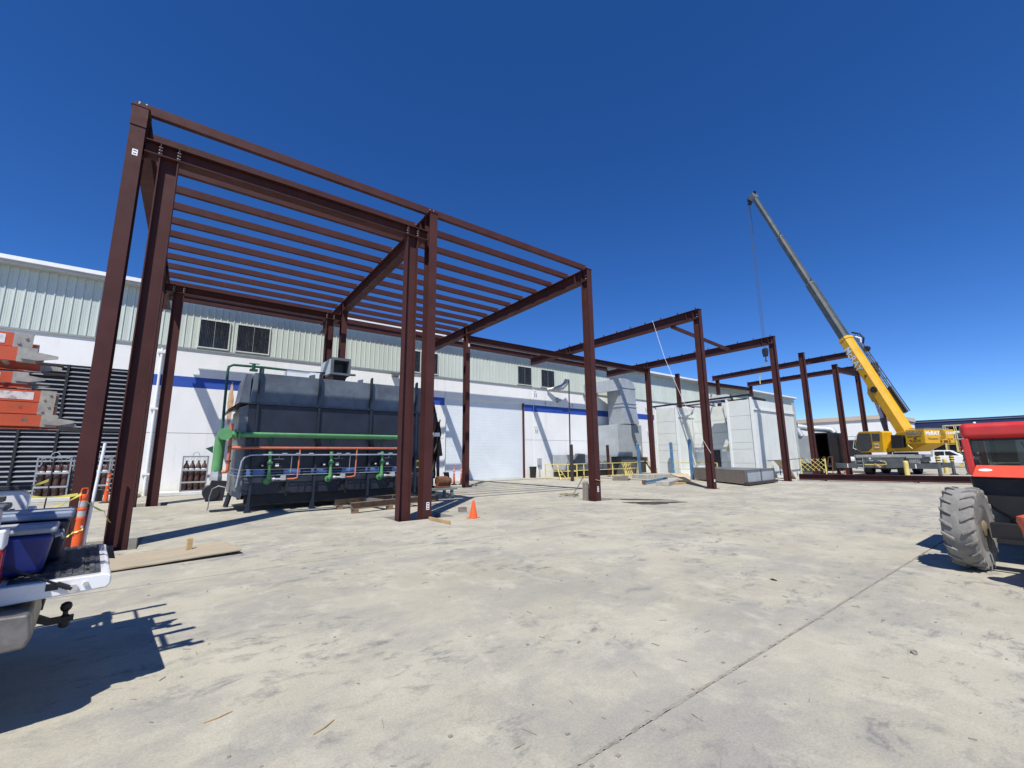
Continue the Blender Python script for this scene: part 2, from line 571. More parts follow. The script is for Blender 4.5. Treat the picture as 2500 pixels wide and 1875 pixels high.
def text_mesh(s, size, mtl, name, parent, origin, ux, uy, bold=.0, shear=0, depth=.004, center=False):
    cu = bpy.data.curves.new('t', 'FONT')
    cu.body = s
    cu.size = size
    cu.offset = bold
    cu.shear = shear
    cu.extrude = depth
    if center:
        cu.align_x = 'CENTER'
    o = bpy.data.objects.new('t', cu)
    COL.objects.link(o)
    dg = bpy.context.evaluated_depsgraph_get()
    me = bpy.data.meshes.new_from_object(o.evaluated_get(dg))
    bpy.data.objects.remove(o)
    ux, uy = Vector(ux).normalized(), Vector(uy).normalized()
    uz = ux.cross(uy)
    M = Matrix((ux, uy, uz)).transposed().to_4x4()
    M.translation = Vector(origin)
    me.transform(M)
    me.materials.clear()
    me.materials.append(MATS[mtl])
    return place(name, me, parent)
# ================================================================ ground: slabs with open joints and column pits
gmb = MB()
gmb.add([(-2500, -2500, -.30), (2500, -2500, -.30), (2500, 2500, -.30), (-2500, 2500, -.30)], [(0, 1, 2, 3)])
ground = struct(gmb.build('ground', 'dirt'))
PITS = [(-2.25, -.66, 11.0, 12.55), (4.5, 6.15, 11.02, 12.15), (-2.1, -.55, 20.5, 22.1), (12.0, 13.3, 11.1, 11.95), (12.05, 13.0, 20.6, 21.6)]
XL = [-400, -16, 18.22, 52, 400]
YL = [-400, -9.9, -4, 1.9, 7.8, 13.75, 19.7, 400]
JW = .011
def slab(x0, x1, y0, y1):
    x0 += JW; x1 -= JW; y0 += JW; y1 -= JW
    pits = [p for p in PITS if p[0] < x1 and p[1] > x0 and p[2] < y1 and p[3] > y0]
    xs, ys = [x0, x1], [y0, y1]
    for p in pits:
        for a in p[:2]:
            if x0 < a < x1: xs.append(a)
        for a in p[2:]:
            if y0 < a < y1: ys.append(a)
    xs.sort(); ys.sort()
    idx = {}
    vs, fs = [], []
    def V(x, y, z):
        k = (round(x, 4), round(y, 4), z)
        if k not in idx:
            idx[k] = len(vs)
            vs.append(k)
        return idx[k]
    def solid(i, j):
        if i < 0 or j < 0 or i >= len(xs)-1 or j >= len(ys)-1:
            return False
        cx, cy = (xs[i]+xs[i+1])/2, (ys[j]+ys[j+1])/2
        return not any(p[0] < cx < p[1] and p[2] < cy < p[3] for p in pits)
    for i in range(len(xs)-1):
        for j in range(len(ys)-1):
            if not solid(i, j):
                continue
            a, b, c, d = xs[i], xs[i+1], ys[j], ys[j+1]
            fs.append((V(a, c, 0), V(b, c, 0), V(b, d, 0), V(a, d, 0)))
            for di, dj, (p, q) in ((0, -1, ((a, c), (b, c))), (1, 0, ((b, c), (b, d))), (0, 1, ((b, d), (a, d))), (-1, 0, ((a, d), (a, c)))):
                if not solid(i+di, j+dj):
                    fs.append((V(*q, 0), V(*p, 0), V(*p, -.26), V(*q, -.26)))
    mb = MB()
    mb.add(vs, fs)
    return mb
for i in range(len(XL)-1):
    for j in range(len(YL)-1):
        slab(XL[i], XL[i+1], YL[j], YL[j+1]).build('concrete_slab', 'yard', ground)

# joint filler: crumbly dirt in the open joint nearest the camera
def ragged_strip(x0, x1, y, w, z, step, name, mtl, axis='x'):
    mb = MB()
    n = int((x1-x0)/step)
    prev = None
    for i in range(n+1):
        t = x0+(x1-x0)*i/n
        a, b = y-w*random.uniform(.2, 1), y+w*random.uniform(.2, 1)
        if prev:
            q = [(prev[0], prev[1]), (t, a), (t, b), (prev[0], prev[2])]
            if axis == 'y':
                q = [(v, u) for u, v in q]
            mb.add([(u, v, z) for u, v in q], [(0, 1, 2, 3)])
        prev = (t, a, b)
    o = mb.build(name, mtl)
    o['kind'] = 'stuff'
    return o
o = ragged_strip(-3, 9.5, 1.9, .021, .003, .02, 'joint_dirt', 'gravel')
tag(o, 'crumbly dirt filling the long slab joint in the foreground', 'dirt')
o = ragged_strip(-1, 16, 18.22, .03, .003, .1, 'joint_dirt', 'gravel', 'y')
tag(o, 'thin dirt line filling the slab joint that crosses the yard', 'dirt')

# ================================================================ warehouse
D = 26.8
PX = .2955
wh = wthing('warehouse', 'long white warehouse with pale green metal upper wall and blue stripe', 'building', (30, D, 0))
wall = MB()
# tilt-up panels, 7.1 m wide, with real open joints; the door and louver openings are left out
DX0, DX1, DZ = 14.12, 21.1, 5.86
LX0, LX1, LZ0, LZ1 = -9.6, -2.66, .12, 5.9
joints = [-16.9, -9.75, -1.62, 6.4, 14.0, 22.05, 29.6, 37.3, 45, 52.7, 60.4, 68.1, 75]
def panel(x0, x1, z0, z1):
    if x1-x0 < .02 or z1-z0 < .02: return
    mb = MB()
    mb.box(x0+.008, x1-.008, D, D+.22, z0, z1)
    mb.build('concrete_panel', 'wall', wh)
for a, b in zip(joints[:-1], joints[1:]):
    for z0, z1 in ((0, 2.945), (2.965, 7.2)):
        segs = [(a, b)]
        for o0, o1, oz0, oz1 in ((DX0, DX1, -1, DZ), (LX0, LX1, LZ0, LZ1)):
            if o0 < b and o1 > a and oz0 < z1 and oz1 > z0:
                new = []
                for s0, s1 in segs:
                    if o0 >= s1 or o1 <= s0:
                        new.append((s0, s1)); continue
                    if o0 > s0: new.append((s0, o0))
                    if o1 < s1: new.append((o1, s1))
                    c0, c1 = max(s0, o0), min(s1, o1)
                    panel(c0, c1, max(z0, oz1), z1)
                    panel(c0, c1, z0, max(z0, oz0))
                segs = new
        for s0, s1 in segs:
            panel(s0, s1, z0, z1)
bk = MB()
bk.box(-16.9, 75, D+.24, D+25, 0, 10.0)
bk.build('core', 'far_grey', wh)
# pale green metal panels, three ribs each, sharing one mesh
def rib_profile(n):
    pts = []
    for i in range(n):
        x = i*PX
        pts += [(x, 0), (x+.055, 0), (x+.075, -.036), (x+.105, -.036), (x+.125, 0), (x+.17, 0), (x+.178, -.006), (x+.19, -.006), (x+.198, 0), (x+.235, 0), (x+.243, -.006), (x+.255, -.006), (x+.263, 0)]
    pts.append((n*PX, 0))
    return pts
pm = MB()
pf = rib_profile(3)
n = len(pf)
pm.add([(x, y, 7.30) for x, y in pf] + [(x, y, 10.12) for x, y in pf], [(i, i+1, n+i+1, n+i) for i in range(n-1)])
pme = pm.mesh('metal_panel', 'siding', fix=False)
k = 0
x = -16.9
while x < 75:
    place('metal_panel', pme, wh, loc=(x, D-.012, 0))
    x += 3*PX
MB().box(-16.9, 75, D-.06, D+.2, 7.2, 7.29).build('base_flashing', 'flashing', wh)
# eave: gutter, soffit, roof sheet
ev = MB()
ev.prism([(0, 9.98), (-.50, 9.98), (-.56, 10.04), (-.56, 10.25), (-.52, 10.25), (-.52, 10.06), (0, 10.06)], -16.9, 75, o=(0, D+.1, 0), ux=(0, 1, 0), uy=(0, 0, 1), ud=(1, 0, 0))
ev.build('soffit', 'soffit', wh)
gt = MB()
gt.box(-16.95, 75.05, D-.545, D-.465, 10.13, 10.31)
gt.build('gutter', 'gutter', wh)
rf = MB()
rf.add([(-16.95, D-.47, 10.27), (75.05, D-.47, 10.27), (75.05, D+25, 12.3), (-16.95, D+25, 12.3)], [(0, 1, 2, 3)])
rf.build('roof', 'gutter', wh)
# blue stripe
st = MB()
for a, b in ((-2.5, DX0-.1), (DX1+.12, 75)):
    MB().box(a, b, D-.006, D+.05, 5.26, 5.80).build('painted_stripe', 'blue_stripe', wh)
# upper windows
wins = [(-.24, 1.03), (1.41, 2.92), (11.1, 12.06), (12.4, 13.4), (20.55, 21.94), (23.02, 24.48)]
for i, (a, b) in enumerate(wins):
    pb = MB()
    pr = []
    xx = a
    while xx < b:
        pr += [(xx, -.008), (xx+.035, .008)]
        xx += .07
    pr.append((b, 0))
    m_ = len(pr)
    pb.add([(x, D-.075+y, 7.42) for x, y in pr] + [(x, D-.075+y, 8.86) for x, y in pr], [(j, j+1, m_+j+1, m_+j) for j in range(m_-1)])
    w = pb.build('window', 'dark_pane', wh)
    fr = MB()
    t = .05
    fr.box(a-t, b+t, D-.10, D-.02, 8.86, 8.92).box(a-t, b+t, D-.10, D-.02, 7.36, 7.42)
    fr.box(a-t, a, D-.10, D-.02, 7.42, 8.86).box(b, b+t, D-.10, D-.02, 7.42, 8.86)
    fr.build('window_frame', 'pane_frame', w)
    MB().box((a+b)/2-.01, (a+b)/2+.01, D-.095, D-.085, 7.42, 8.86).build('mullion', 'flashing', w)
# sectional door, each slat a real strip
dr = MB()
dr.box(DX0, DX1, D+.12, D+.16, 0, DZ)
door = dr.build('rolling_door', 'door_paint', wh)
sm = MB()
sm.prism([(D+.12, 0), (D+.113, .012), (D+.113, .20), (D+.12, .21)], DX0+.03, DX1-.03, ux=(0, 1, 0), uy=(0, 0, 1), ud=(1, 0, 0))
sme = sm.mesh('door_slat', 'door_paint')
for i in range(27):
    place('door_slat', sme, door, loc=(0, 0, .03+i*.2145))
MB().box(DX1-.02, DX1+.07, D-.05, D+.12, 0, DZ+.02).build('door_track', 'steel_plain', door)
MB().box(DX0-.09, DX0, D-.03, D+.12, 0, DZ+.02).build('door_track', 'booth_trim', door)
# ventilation louver at the left: mullions and every slat
lv = MB()
lv.box(LX0, LX1, D+.16, D+.2, LZ0, LZ1)
louv = lv.build('louver', 'louver_dark', wh)
mull = [LX0, -8.25, -7.1, -5.93, -4.77, -3.65, LX1]
for x in mull:
    MB().box(x-.045, x+.045, D-.02, D+.15, LZ0, LZ1).build('mullion', 'louver_dark', louv)
MB().box(LX0, LX1, D-.015, D+.15, 2.95, 3.06).build('mullion', 'louver_dark', louv)
for a, b in zip(mull[:-1], mull[1:]):
    s_ = MB()
    s_.prism([(0, 0), (.105, .085), (.105, .10), (-.002, .014)], a+.05, b-.05, ux=(0, 1, 0), uy=(0, 0, 1), ud=(1, 0, 0))
    me = s_.mesh('louver_slat', 'louver_slat')
    for z0, z1 in ((LZ0+.05, 2.9), (3.1, LZ1-.08)):
        nn = int((z1-z0)/.196)
        for i in range(nn+1):
            place('louver_slat', me, louv, loc=(0, D, z0+i*(z1-z0-.06)/nn))
# kerb along the wall foot (left part) and small wall fittings
for a, b in ((-12, -5.1), (-5.05, -1.75), (-1.2, 3.2), (3.25, 9.0)):
    MB().box(a, b, D-1.25, D-.05, 0, .17).build('kerb', 'kerb', wh, bevel=.02)
def downspout(x, z1, r=.055, mtl='pvc'):
    mb = MB()
    mb.cyl((x, D-.12, 0), (x, D-.12, z1), r, 10)
    o = mb.build('downspout', mtl, wh, smooth=True)
    for z in (1.0, 4.1, z1-.2):
        MB().box(x-.16, x+.16, D-.19, D, z-.05, z+.05).build('pipe_bracket', mtl, o)
downspout(-1.62, 7.1)
def bracket(x, z):
    for dx in (-.08, .10):
        MB().prism([(0, .05), (-.16, .05), (-.16, -.22), (-.12, -.22), (-.12, 0), (0, 0)], x+dx, x+dx+.06, o=(0, D, z), ux=(0, 1, 0), uy=(0, 0, 1), ud=(1, 0, 0)).build('wall_bracket', 'pvc', wh)
for x, z in ((22.25, 7.0), (22.3, 4.05), (37.1, 6.55), (37.2, 4.1), (6.6, 6.6), (-.2, 1.2)):
    bracket(x, z)
lamp = MB()
lamp.box(24.62, 25.0, D-.30, D-.08, 6.28, 6.5)
lamp.build('wall_lamp', 'galv', wh)
MB().box(24.72, 24.9, D-.1, D, 6.2, 6.6).build('lamp_mount', 'galv_dark', wh)
MB().box(22.45, 22.8, D-.16, D, .95, 1.5).box(22.6, 22.68, D-.1, D, .05, .95).build('electric_box', 'galv', wh)
ln = MB()
ln.cyl((23.45, D-.05, 5.9), (23.45, D-.05, 6.15), .03, 6).cyl((26.6, D-.05, 5.9), (26.6, D-.05, 6.2), .03, 6)
ln.build('pipe_stub', 'flashing', wh)
MB().box(10.1, 10.5, D-.3, D, 6.9, 7.15).build('wall_lamp', 'galv_dark', wh)
cond = MB()
cond.tube([(22.15, D-.04, 7.15), (22.15, D-.04, 3.5), (22.2, D-.04, 1.0), (22.2, D-.04, .3)], .02, 6)
cond.build('wall_conduit', 'pvc', wh)

# rust stain running down the wall left of the furnace (thin washed-out film)
rs = MB()
pts_ = []
for k in range(13):
    z = 5.72-.19*k
    w0 = .05+.16*math.sin(k*.25)
    pts_.append((1.40-w0*.5+random.uniform(-.02, .02), 1.40+w0*.6+random.uniform(-.02, .02), z))
for a_, b_ in zip(pts_[:-1], pts_[1:]):
    rs.add([(a_[0], D-.008, a_[2]), (a_[1], D-.008, a_[2]), (b_[1], D-.008, b_[2]), (b_[0], D-.008, b_[2])], [(0, 1, 2, 3)])
MATS['rust_film'] = mat('rust_film', (.50, .30, .15), .8, 0, .3, 5, (.66, .60, .50), .8, 4, (1, 1, .2))
rs.build('rust_stain', 'rust_film', wh)
# ================================================================ steel frames
YF, YR = 11.39, 20.97
XC = [-1.57, 5.39, 12.36, 20.72, 29.62]
ZB, ZT = 8.70, 9.20              # rafter bottom / top
fr = wthing('steel_canopy', 'maroon primed steel canopy frame of columns, rafters and purlins beside the warehouse', 'steel canopy', (12, 16, 0))
def bolts(parent, pts, ax, r=.02, h=.03):
    mb = MB()
    ax = Vector(ax)
    for p in pts:
        p = Vector(p)
        mb.cyl(p, p+ax*h, r, 6)
    o = mb.build('bolts', 'bolt', parent)
    o['kind'] = 'stuff'
    return o
def tag_plate(parent, x0, x1, z0, z1, y, lines=2):
    t = MB()
    t.box(x0, x1, y-.004, y, z0, z1)
    o = t.build('paper_tag', 'white_tag', parent)
    b = MB()
    for i in range(lines):
        zz = z1-(z1-z0)*(i+.6)/(lines+.2)
        b.box(x0+(x1-x0)*.18, x1-(x1-x0)*.18, y-.006, y-.0045, zz-(z1-z0)*.07, zz+(z1-z0)*.07)
    b.build('tag_print', 'ink', o)
def roof_column(x, y, zt, z0=0, parent=None, cap=True):
    mb = MB()
    mb.hsec((x, y, z0), (x, y, zt), .36, .255, .024, .018, (0, 1, 0))
    c = mb.build('column', 'steel', parent or fr)
    MB().box(x-.24, x+.24, y-.26, y+.26, z0-.03, z0+.012).build('base_plate', 'steel_plain', c)
    if cap:
        MB().box(x-.16, x+.16, y-.2, y+.2, zt+.001, zt+.02).build('cap_plate', 'steel_plain', c)
    return c
def side_column(x, y, zt, z0=0, parent=None):
    mb = MB()
    mb.hsec((x, y, z0), (x, y, zt), .34, .25, .022, .016, (1, 0, 0))
    c = mb.build('column', 'steel', parent or fr)
    MB().box(x-.25, x+.25, y-.24, y+.24, z0-.03, z0+.012).build('base_plate', 'steel_plain', c)
    return c
cols = {}
for i, x in enumerate(XC):
    z0 = -.26 if i < 3 else 0
    cols[i] = roof_column(x, YF, ZT-.02, z0)
    if i != 3:
        cols[i, 'r'] = roof_column(x, YR, ZB-.022, -.26 if i in (0, 2) else 0)
for x in (-1.0, 4.75):
    cols[x] = side_column(x, YF, 8.215, -.26)
    cols[x, 'r'] = side_column(x, YR, 8.215, -.26 if x < 0 else 0)
# paper tags on the columns
tag_plate(cols[0], -1.60, -1.51, 8.02, 8.16, YF-.18)
tag_plate(cols[0, 'r'], -1.60, -1.50, 8.0, 8.14, YR-.18, 1)
tag_plate(cols[1], 5.36, 5.45, .22, .42, YF-.18, 3)
tag_plate(cols[2], 12.30, 12.38, .32, .52, YF-.18, 3)
tag_plate(cols[3], 20.65, 20.76, .34, .45, YF-.18, 1)
tag_plate(cols[2, 'r'], 12.36, 12.46, 8.0, 8.17, YR-.18, 1)
# splice cover on the first column head
MB().box(XC[0]-.135, XC[0]+.135, YF-.195, YF-.181, 8.72, 9.16).build('splice_plate', 'steel', cols[0])
bolts(cols[0], [(XC[0]-.05, YF-.04, 9.27), (XC[0]+.07, YF-.04, 9.27), (XC[0]-.05, YF-.04, 9.36), (XC[0]+.07, YF-.04, 9.36)], (0, -1, 0), .017, .02)
# rafters
def rafter(x, y0, y1, z0, z1, parent=None, zz=None, stiff=True):
    mb = MB()
    za, zb = (z0+z1)/2, (z0+z1)/2
    if zz: za, zb = zz
    mb.hsec((x, y0, za), (x, y1, zb), z1-z0, .30, .022, .014, (0, 0, 1))
    r = mb.build('rafter', 'steel', parent or fr)
    return r
rafters = {}
for i, x in enumerate(XC):
    rafters[i] = rafter(x, YF+.182, 25.3, ZB, ZT)
    for yy in (YF+.55, YR-.14, YR+.14):
        for s in (-1, 1):
            xx = x+s*.072
            MB().box(xx-.065, xx+.065, yy-.008, yy+.008, ZB+.023, ZT-.023).build('stiffener', 'steel', rafters[i])
# kneeling shelf under the rafter at the front column (small bracket plate)
for i, x in enumerate(XC[2:], 2):
    MB().box(x-.12, x+.12, YF-.155, YF+.155, ZB-.012, ZB+.004).build('stiffener', 'steel', cols[i])
    bolts(cols[i], [(x-.02, YF+.08*k, ZB+.12+.13*j) for k in (-1, 0) for j in (0, 1)], (-1, 0, 0), .02, .03)
# purlins (channels) over the first two bays
PY = [11.43+1.055*k for k in range(13)]
for (a, b) in ((XC[0]-.12, XC[1]-.004), (XC[1]+.004, XC[2]+.06)):
    pu = MB()
    pu.chan((a, 0, 9.308), (b, 0, 9.308), .212, .125, .009, (0, 0, 1), (0, 1, 0))
    pme_ = pu.mesh('purlin', 'steel')
    for k, y in enumerate(PY):
        place('purlin', pme_, fr, loc=(0, y-.035, 0))
    bb = MB()
    for s in (a+.06, b-.06):
        for dz in (-.05, .05):
            bb.cyl((s, 0, 9.308+dz), (s, -.018, 9.308+dz), .016, 6)
    bme = bb.mesh('bolts', 'bolt')
    for k, y in enumerate(PY):
        place('bolts', bme, fr, loc=(0, y-.036, 0))['kind'] = 'stuff'
# deep edge member along the wall side
for a, b in zip(XC[:-1], XC[1:]):
    e_ = MB()
    e_.hsec((a+.01, 25.2, 9.385), (b-.01, 25.2, 9.385), .36, .17, .014, .01, (0, 0, 1))
    e_.build('edge_beam', 'steel', fr)
# purlin clips still bare on the far rafters
cm = MB()
cm.box(-.05, .05, -.008, .008, ZT+.001, ZT+.15)
cme = cm.mesh('purlin_clip', 'steel')
for i in (3, 4):
    for y in [11.45+1.055*k for k in range(14)]:
        place('purlin_clip', cme, rafters[i], loc=(XC[i], y, 0))
# runway girders of the first bay
for y in (YF, YR):
    g = MB()
    g.hsec((XC[0]+.14, y, 8.375), (XC[1]-.14, y, 8.375), .31, .30, .018, .012, (0, 0, 1))
    go = g.build('runway_girder', 'steel', fr)
    bp = []
    for x in (-1.0, 4.75):
        for s in (-.16, .16):
            MB().box(x+s-.008, x+s+.008, y-.148, y-.007, 8.24, 8.51).build('stiffener', 'steel', go)
            MB().box(x+s-.008, x+s+.008, y+.007, y+.148, 8.24, 8.51).build('stiffener', 'steel', go)
            bp += [(x+s+.008, y-.10, 8.29+.075*k) for k in range(3)] + [(x+s-.03, y-.10, 8.29+.075*k) for k in range(3)]
    bolts(go, bp, (1, 0, 0), .017, .022)
    for x in (-1.0, 4.75):
        MB().box(x-.19, x+.19, y-.15, y+.15, 8.2165, 8.219).build('bearing_plate', 'steel_plain', go)
# rear eave beam from the third to the fifth column, and a brace between the far rafters
e_ = MB()
e_.hsec((XC[2]+.14, YR, 8.51), (XC[4]-.14, YR, 8.51), .36, .26, .018, .012, (0, 0, 1))
e_.build('eave_beam', 'steel', fr)
for a, b in ((0, 1), (1, 2)):
    pass
bm_ = MB()
bm_.bar((XC[3]+.01, 12.9, 8.66), (XC[4]-.16, 14.1, 8.86), .16, .16)
bm_.build('brace', 'steel', fr)
# shadow-line knee plates where the runway girder meets the roof columns
for x0, s in ((XC[0], 1), (XC[1], -1)):
    for y in (YF, YR):
        MB().prism([(0, 0), (.20, 0), (0, -.26)], -.006, .006, o=(x0+s*.02, y, 8.2), ux=(s, 0, 0), uy=(0, 0, 1), ud=(0, 1, 0)).build('gusset', 'steel', fr)

# ---- free standing columns of the next frame, waiting for their rafter
o = wthing('steel_column', 'lone maroon steel column with flat cap, in front of the white booth and left of crane cab', 'column', (37, 12.28, 0), 'free standing steel columns')
roof_column(37.0, 12.28, 9.3, 0, o)
o = wthing('steel_column', 'lone maroon steel column with flat cap, standing behind the white booth near the warehouse wall', 'column', (37, 22.85, 0), 'free standing steel columns')
roof_column(37.0, 22.85, 9.36, 0, o)
# ---- taller frame further off, by the crane
f2 = wthing('steel_structure', 'taller maroon steel frame far off, partly hidden behind the yellow crane boom', 'steel structure', (50, 18, 0))
XA, XB, XG = 49.5, 58.6, 41.4
roof_column(XG, 11.5, 8.78, 0, f2)
roof_column(XA, 12.1, 10.66, 0, f2)
roof_column(XA, 25.4, 10.36, 0, f2)
roof_column(XB, 12.6, 10.75, 0, f2)
roof_column(XB, 25.7, 10.5, 0, f2)
for x, y0, z0, y1, z1 in ((XA, 26.0, 10.66, 11.9, 10.97), (XB, 26.1, 10.8, 12.4, 11.05)):
    mb = MB()
    mb.hsec((x, y0, z0), (x, y1, z1), .55, .3, .022, .014, (0, 0, 1))
    r = mb.build('rafter', 'steel', f2)
    for k in range(13):
        t = k/12.6
        place('purlin_clip', cme, r, loc=(x, y0+(y1-y0)*t-.1, z0+(z1-z0)*t+.27-ZT))
for p, q in (((XG+.14, 11.5, 8.42), (XA-.14, 12.1, 8.97)), ((XA+.14, 25.4, 9.82), (XB-.14, 25.7, 10.1)), ((XA-.14, 25.4, 9.75), (XA-4.5, 25.3, 9.7))):
    mb = MB()
    mb.hsec(p, q, .42, .26, .018, .012, (0, 0, 1))
    mb.build('eave_beam', 'steel', f2)
# ---- long beam lying on blocks in the yard
o = wthing('steel_beam', 'long maroon steel beam lying on timber blocks in front of the crane', 'beam', (31.8, 6, 0))
mb = MB()
mb.hsec((30.7, 11.15, .235), (33.4, 1.2, .235), .36, .28, .022, .014, (0, 0, 1))
mb.build('beam', 'steel', o)
for t in (.12, .52, .9):
    x, y = 30.7+2.7*t, 11.15-9.95*t
    b = tag(MB().box(x-.3, x+.3, y-.08, y+.08, 0, .052).build('timber_block', 'grey_wood'), ['short timber block under the left end of the lying beam', 'short timber block under the middle of the lying beam', 'short timber block under the right end of the lying beam'][(.12, .52, .9).index(t)], 'timber block', 'blocks under the lying beam')
# ================================================================ big blue-grey industrial furnace under the canopy
ov = wthing('industrial_furnace', 'large blue-grey steel furnace box with green and orange pipes under the canopy', 'furnace', (4.3, 17.6, 0))
OX0, OX1, OY0, OY1 = 1.12, 8.0, 16.12, 19.1
b = MB()
b.box(OX0+.25, OX1, OY0, OY1, .52, 3.42)
body = b.build('lower_body', 'oven_blue', ov, bevel=.012)
b = MB()
# upper hood, set back with a sloped left end
b.prism([(OX0+.28, 3.46), (OX1-.05, 3.46), (OX1-.05, 4.48), (OX0+.33, 4.48)], OY0+.06, OY1-.1)
b.build('hood', 'oven_grey', ov, bevel=.012)
b = MB()
b.prism([(OX0-.02, 3.47), (OX0+.27, 3.47), (OX0+.27, 4.46), (OX0+.10, 4.46)], OY0+.35, OY1-.3)
b.build('hood_end', 'oven_grey', ov)
b = MB()
b.box(OX0-.04, OX1+.06, OY0-.07, OY1+.05, 3.42, 3.455)
b.prism([(OX0-.30, 3.20), (OX0-.04, 3.42), (OX0-.04, 3.45), (OX0-.32, 3.22)], OY0+.1, OY1-.1)
fl = b.build('flange', 'oven_blue', ov)
bb = MB()
for i in range(22):
    bb.cyl((OX0+.2+i*.3, OY0-.04, 3.455), (OX0+.2+i*.3, OY0-.04, 3.475), .018, 6)
bb.build('bolts', 'oven_grey', fl)['kind'] = 'stuff'
b = MB()
b.prism([(0, .52), (.25, .40), (.25, 3.42), (0, 3.30)], OY0+.12, OY1-.1, o=(OX0, 0, 0))
b.build('end_panel', 'oven_lightgrey', ov)
# skirt at the foot, sloped plate at the lower front
b = MB()
b.add([(OX0+.3, OY0-.02, 1.02), (OX1, OY0-.02, 1.02), (OX1, OY0+.05, .60), (OX0+.3, OY0+.05, .60)], [(0, 1, 2, 3)])
b.box(OX0+.28, OX1, OY0-.035, OY0-.004, 1.0, 1.06)
b.build('lower_plate', 'oven_grey', ov)
b = MB()
b.box(OX0+.35, OX1+.15, OY0+.15, OY0+.33, .20, .50).box(OX0+.35, OX1+.15, OY1-.4, OY1-.2, .20, .50)
b.build('skid_beam', 'black', ov)
# posts that run past the top, with lifting eyes
for k, x in enumerate((1.60, 3.47, 5.31, 7.15)):
    p = MB()
    p.bar((x-.03, OY0-.13, .02 if k in (0, 1) else .3), (x, OY0-.05, 2.0), .065, .12, (0, -1, 0))
    p.box(x-.03, x+.03, OY0-.11, OY0-.001, 2.0, 3.41)
    p.prism([(-.04, 3.46), (.02, 3.46), (.02, 4.66), (-.01, 4.68), (-.04, 4.60)], OY0-.10, OY0+.059, o=(x, 0, 0))
    po = p.build('post', 'oven_blue', ov)
    if k in (0, 1):
        MB().box(x-.13, x+.07, OY0-.24, OY0+.02, 0, .025).build('foot_plate', 'oven_blue', po)
        MB().prism([(-.10, 0), (.06, 0), (.04, .28), (-.06, .28)], OY0-.16, OY0-.10, o=(x-.02, 0, .03)).build('foot_gusset', 'oven_blue', po)
for x, y in ((1.12, 18.3), (7.8, 18.3)):
    MB().bar((x, y, .02), (x+.14, y-.08, .7), .12, .12).build('leg', 'oven_blue', ov)
for x in (4.9, 6.95, 3.2):
    MB().prism([(-.1, 0), (.1, 0), (.1, .13), (-.1, .07)], OY0+.062, OY0+.09, o=(x, 0, 4.48)).build('lifting_lug', 'oven_grey', ov)
# main green header with end flange and supports
b = MB()
b.cyl((1.02, 15.86, 2.41), (6.32, 15.86, 2.41), .085, 20)
gh = b.build('green_header', 'green_pipe', ov, smooth=True)
b = MB()
for x in (1.02, 1.12):
    b.cyl((x, 15.86, 2.41), (x+.05, 15.86, 2.41), .16, 20)
b.cyl((6.32, 15.86, 2.41), (6.36, 15.86, 2.41), .088, 16)
b.build('pipe_flange', 'green_pipe', gh, smooth=True)
b = MB()
b.cyl((1.02, 15.86, 2.41), (.82, 15.86, 2.41), .10, 16).cyl((.78, 15.70, 2.42), (.78, 16.9, 2.42), .165, 22).cyl((.78, 15.66, 2.42), (.78, 15.70, 2.42), .185, 22)
b.build('pipe_elbow', 'green_pipe', gh, smooth=True)
b = MB()
b.cyl((.72, 16.85, 2.40), (.70, 16.9, 1.30), .15, 18)
b.build('green_drop', 'green_pipe', ov, smooth=True)
b = MB()
b.lathe([(.145, 1.29), (.17, 1.1), (.17, .98)], (.70, 16.9, 0), n=6)
b.build('blower_throat', 'galv', ov)
MB().prism([(-.35, 2.0), (-.15, 2.08), (-.15, 1.85)], 16.85, 16.95, o=(.70, 0, 0)).build('fin', 'dark_green', ov)
b = MB()
b.prism([(-.22, .35), (.24, .35), (.30, .95), (-.10, 1.0)], 16.7, 17.3, o=(.70, 0, 0))
b.cyl((.6, 16.65, .62), (.6, 17.35, .62), .22, 16)
b.build('blower', 'black', ov)
# brackets under the header
for x in (3.47, 5.31):
    MB().prism([(-.10, 2.30), (.07, 2.30), (.16, 1.98), (.04, 1.98)], OY0-.22, OY0-.112, o=(x, 0, 0)).build('pipe_bracket', 'black', ov)
# orange gas header
b = MB()
b.cyl((.98, 15.78, 2.0), (6.72, 15.78, 2.0), .045, 14)
oh = b.build('orange_header', 'orange_pipe', ov, smooth=True)
b = MB()
b.tube([(.93, 15.9, 2.75), (.93, 15.9, 2.0), (.93, 15.86, 1.33), (.90, 15.9, 1.27), (.80, 15.95, 1.27)], .05, 12)
b.build('orange_riser', 'orange_pipe', ov, smooth=True)
b = MB()
b.cyl((.93, 15.87, 1.56), (.93, 15.87, 1.62), .075, 12).cyl((.98, 15.78, 2.0), (.93, 15.88, 2.0), .06, 10)
b.build('pipe_union', 'rust', ov, smooth=True)
# conduit with bend
b = MB()
b.tube([(6.65, 15.72, 1.77), (4, 15.72, 1.77), (1.75, 15.72, 1.78), (1.48, 15.72, 1.77), (1.34, 15.72, 1.70), (1.27, 15.72, 1.58), (1.25, 15.72, 1.4), (1.18, 15.72, .80)], .026, 10)
cdt = b.build('conduit', 'conduit', ov, smooth=True)
for x in (2.45, 2.85, 3.25, 4.15, 4.45, 5.6, 6.0):
    MB().box(x-.07, x+.07, 15.69, 15.75, 1.795, 1.835).build('conduit_box', 'conduit', cdt)
b = MB()
b.tube([(.95, 15.8, .80), (.75, 15.85, .86), (.60, 15.85, .78), (.55, 15.85, .55), (.54, 15.85, .25), (.52, 15.85, .16)], .016, 8)
b.build('hose', 'oven_lightgrey', ov, smooth=True)
